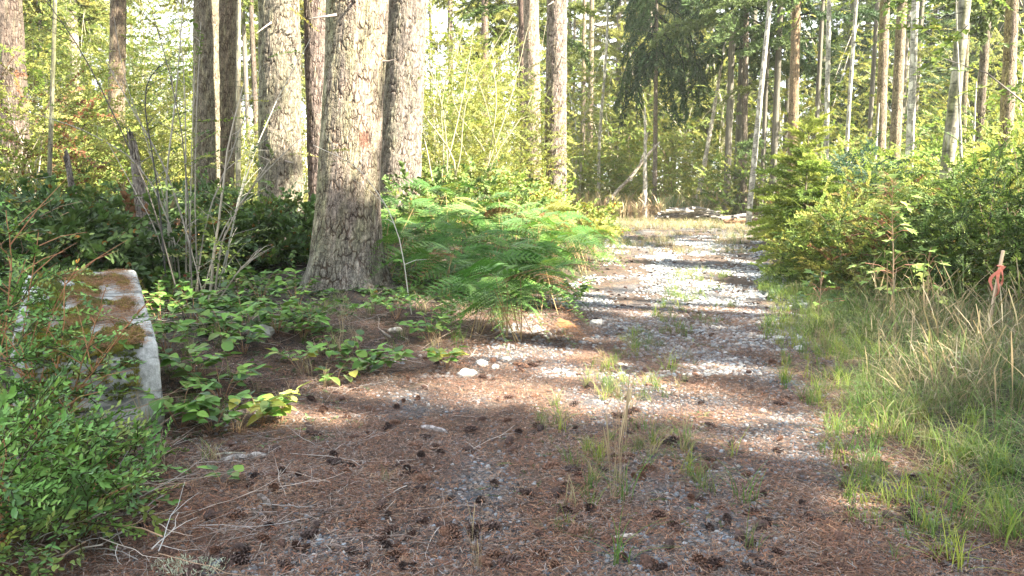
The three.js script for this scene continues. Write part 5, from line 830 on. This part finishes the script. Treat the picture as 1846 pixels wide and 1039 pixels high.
const flake = [0, 1].map((sd) => { const r = rngOf(80 + sd), b = new MB(); b.color(1, 1, 1); const c = b.v(0, 0.006, 0), n = 6, id = []; for (let k = 0; k < n; k++) { const a = k / n * 6.28; id.push(b.v(Math.cos(a) * (0.5 + 0.5 * r()), 0.004 * r(), Math.sin(a) * (0.25 + 0.3 * r()))); } for (let k = 0; k < n; k++) b.tri(c, id[(k + 1) % n], id[k]); return b.geo(); });
field('bark_flakes', 'small bark flakes and wood crumbs among the needles', 'bark flakes', flake, [[0.34, 0.24, 0.18], [0.16, 0.10, 0.07], [0.46, 0.40, 0.34], [0.26, 0.14, 0.09]], 6000, () => { const d = 2.8 + 6 * Math.pow(R(), 1.4), x = rr(edgeL(d) - 1.5, edgeR(d) + 0.2); return [x, -d]; }, [0.006, 0.02], M.litter);
const coneGeo = (sd) => {       // lying fir cone along +x
  const r = rngOf(sd), b = new MB(), L = 0.066, Rm = 0.0155, prof = (t) => Rm * Math.pow(Math.sin(Math.PI * Math.min(1, 0.08 + t * 0.9)), 0.7);
  b.color(0.7, 0.6, 0.55); b.tube([0, 0.25, 0.5, 0.75, 1].map((t) => V((t - 0.5) * L, 0, 0)), (t) => prof(t) * 0.62, 6);
  for (let k = 0; k < 46; k++) { const t = (k + 0.5) / 46, a = k * 2.39996, R0 = prof(t), x = (t - 0.5) * L, ca = Math.cos(a), sa = Math.sin(a), w = 0.0085 * (0.6 + R0 / Rm * 0.5), ra = R0 * 0.5, rb = R0 * (1.1 + 0.25 * r()), f = 0.75 + 0.6 * r(), P = (xx, rad, s) => b.v(xx, ca * rad - sa * s, sa * rad + ca * s); b.color(f * 0.6, f * 0.55, f * 0.5); const p0 = P(x - 0.002, ra, -w * 0.5), p1 = P(x - 0.002, ra, w * 0.5); b.color(f * 1.3, f * 1.15, f * 1.05); const p2 = P(x + 0.006, rb, w * 0.62), p3 = P(x + 0.006, rb, -w * 0.62), p4 = P(x + 0.009, rb * 0.98, 0); b.quad(p0, p1, p2, p3); b.tri(p3, p2, p4); }
  return b.geo();
};
const cones = [coneGeo(1), coneGeo(2), coneGeo(3)], coneMats = [[0.085, 0.052, 0.040], [0.06, 0.040, 0.034], [0.13, 0.075, 0.05], [0.05, 0.036, 0.032]].map((c) => std({ color: C(...c), vertexColors: true, roughness: 0.9 }));
R = rngOf(671);
{ let k = 0, tr = 0; while (k < 290 && tr++ < 12000) { const p = onGround(rr(240, 1720), 640 + 400 * Math.pow(R(), 1.1)), it = inTrack(p.x, p.z); if (it < -0.9 || (p.x < 0 && it < -0.5) || (it < 0 && p.x > 0)) continue; if (n2(p.x * 1.1 + 30, p.z * 0.8) + 0.5 * n2(p.x * 3.1, p.z * 3.1 + 8) < rr(-1.2, 0.7) - 0.25 * sstep(1.0, -0.2, p.x)) continue; const o = single('fir_cone', 'dark brown fir cone lying on the needle-strewn track', 'fir cone', pick(cones), pick(coneMats), 'fir cones on the track'); o.position.copy(p).add(V(0, 0.018, 0)); o.rotation.copy(E(rr(0, 6), rr(0, 6.28), rr(-0.35, 0.35))); o.position.y -= R() < 0.4 ? rr(0, 0.012) : 0; o.scale.setScalar(rr(0.75, 1.4)); k++; } }
for (const [u, v] of [[1612, 908], [1632, 926], [1642, 938], [1620, 945], [1650, 915], [1600, 935]]) { const o = single('fir_cone', 'dark broken fir cone in the tight cluster on the sunlit right of the track', 'fir cone', pick(cones), coneMats[3], 'cones clustered on the right of the track'); o.position.copy(onGround(u, v)).add(V(0, 0.016, 0)); o.rotation.copy(E(rr(0, 6), rr(0, 6.28), rr(-0.3, 0.3))); o.scale.setScalar(1.15); }
field('cone_litter', 'fir cones scattered far along the track, too small to tell apart', 'fir cones', cones, [[0.07, 0.045, 0.037], [0.05, 0.036, 0.032]], 420, () => { const d = rr(7.5, 26), x = rr(edgeL(d), edgeR(d) - 0.2); return [x, -d]; }, [0.9, 1.3], M.litter);
{ // clump of pale lichen fallen at the bottom left
  const b = new MB(), r = rngOf(5); for (let k = 0; k < 300; k++) { const a = r() * 6.28, q = Math.sqrt(r()), o = V(Math.cos(a) * 0.16 * q, 0.005 + 0.02 * r(), Math.sin(a) * 0.07 * q), f = 0.7 + 0.5 * r(); b.color(f, f, f * 0.95); const d = V(r() - 0.5, r() * 0.7, r() - 0.5).multiplyScalar(0.035); b.tube([o, o.clone().addScaledVector(d, 0.5), o.clone().add(d)], 0.0016, 3, false); }
  const t = thing('lichen_clump', 'pale green beard lichen fallen at the bottom left of the picture', 'lichen', onGround(340, 1030)); part('lichen', b.geo(), std({ color: C(0.50, 0.54, 0.40), vertexColors: true, roughness: 1 }), t, 'stuff');
}

// ------------------------------------------------------------------ brush piles in the clearing
function pile(label, u0, u1, v, D, n, hMax) {
  const a = atD(u0, D), c = atD(u1, D), mid = a.clone().lerp(c, 0.5), t = thing('brush_pile', label, 'brush pile', mid), half = a.distanceTo(c) / 2;
  for (let k = 0; k < n; k++) { const b = new MB().color(...pick([[0.42, 0.39, 0.37], [0.30, 0.27, 0.25], [0.52, 0.48, 0.45]])), x = rr(-0.8, 0.8) * half, y = hMax * (1 - Math.pow(Math.abs(x / half), 1.5)) * rr(0.05, 1), an = rr(-0.5, 0.5), L = rr(0.5, 1.3), d = V(Math.cos(an), rr(-0.15, 0.2), Math.sin(an)).multiplyScalar(L / 2), o = V(x, y + 0.05, rr(-0.5, 0.5)), rd = rr(0.03, 0.09); b.tube([o.clone().sub(d), o.clone().add(V(0, 0.03, 0)), o.clone().add(d)], (q) => rd * (1 - 0.4 * q), 7); part('log', b.geo(true), M.pale, t); }
}
R = rngOf(701);
pile('heap of grey logs and branches at the far end of the clearing', 1180, 1310, 390, 33, 40, 0.5); pile('low heap of grey branches at the right end of the clearing', 1308, 1368, 392, 31, 18, 0.3);
{ const p = atD(1348, 30), t = thing('broken_log', 'dark broken log with an upright splinter at the right of the clearing', 'log', p), b = new MB().color(0.30, 0.16, 0.09); b.tube([V(-0.9, 0.1, 0), V(0, 0.13, 0.05), V(0.5, 0.1, 0)], 0.1, 8); part('log', b.geo(true), M.pale, t); const q = new MB().color(0.16, 0.09, 0.06); q.tube([V(0.05, 0.1, 0), V(0.12, 0.3, 0), V(0.2, 0.45, 0)], (w) => 0.07 * (1 - 0.7 * w), 6); part('splinter', q.geo(true), M.twig, t); }

scene.fog = new THREE.FogExp2(0xf2f4ea, 0.0006);
renderer.render(scene, camera);
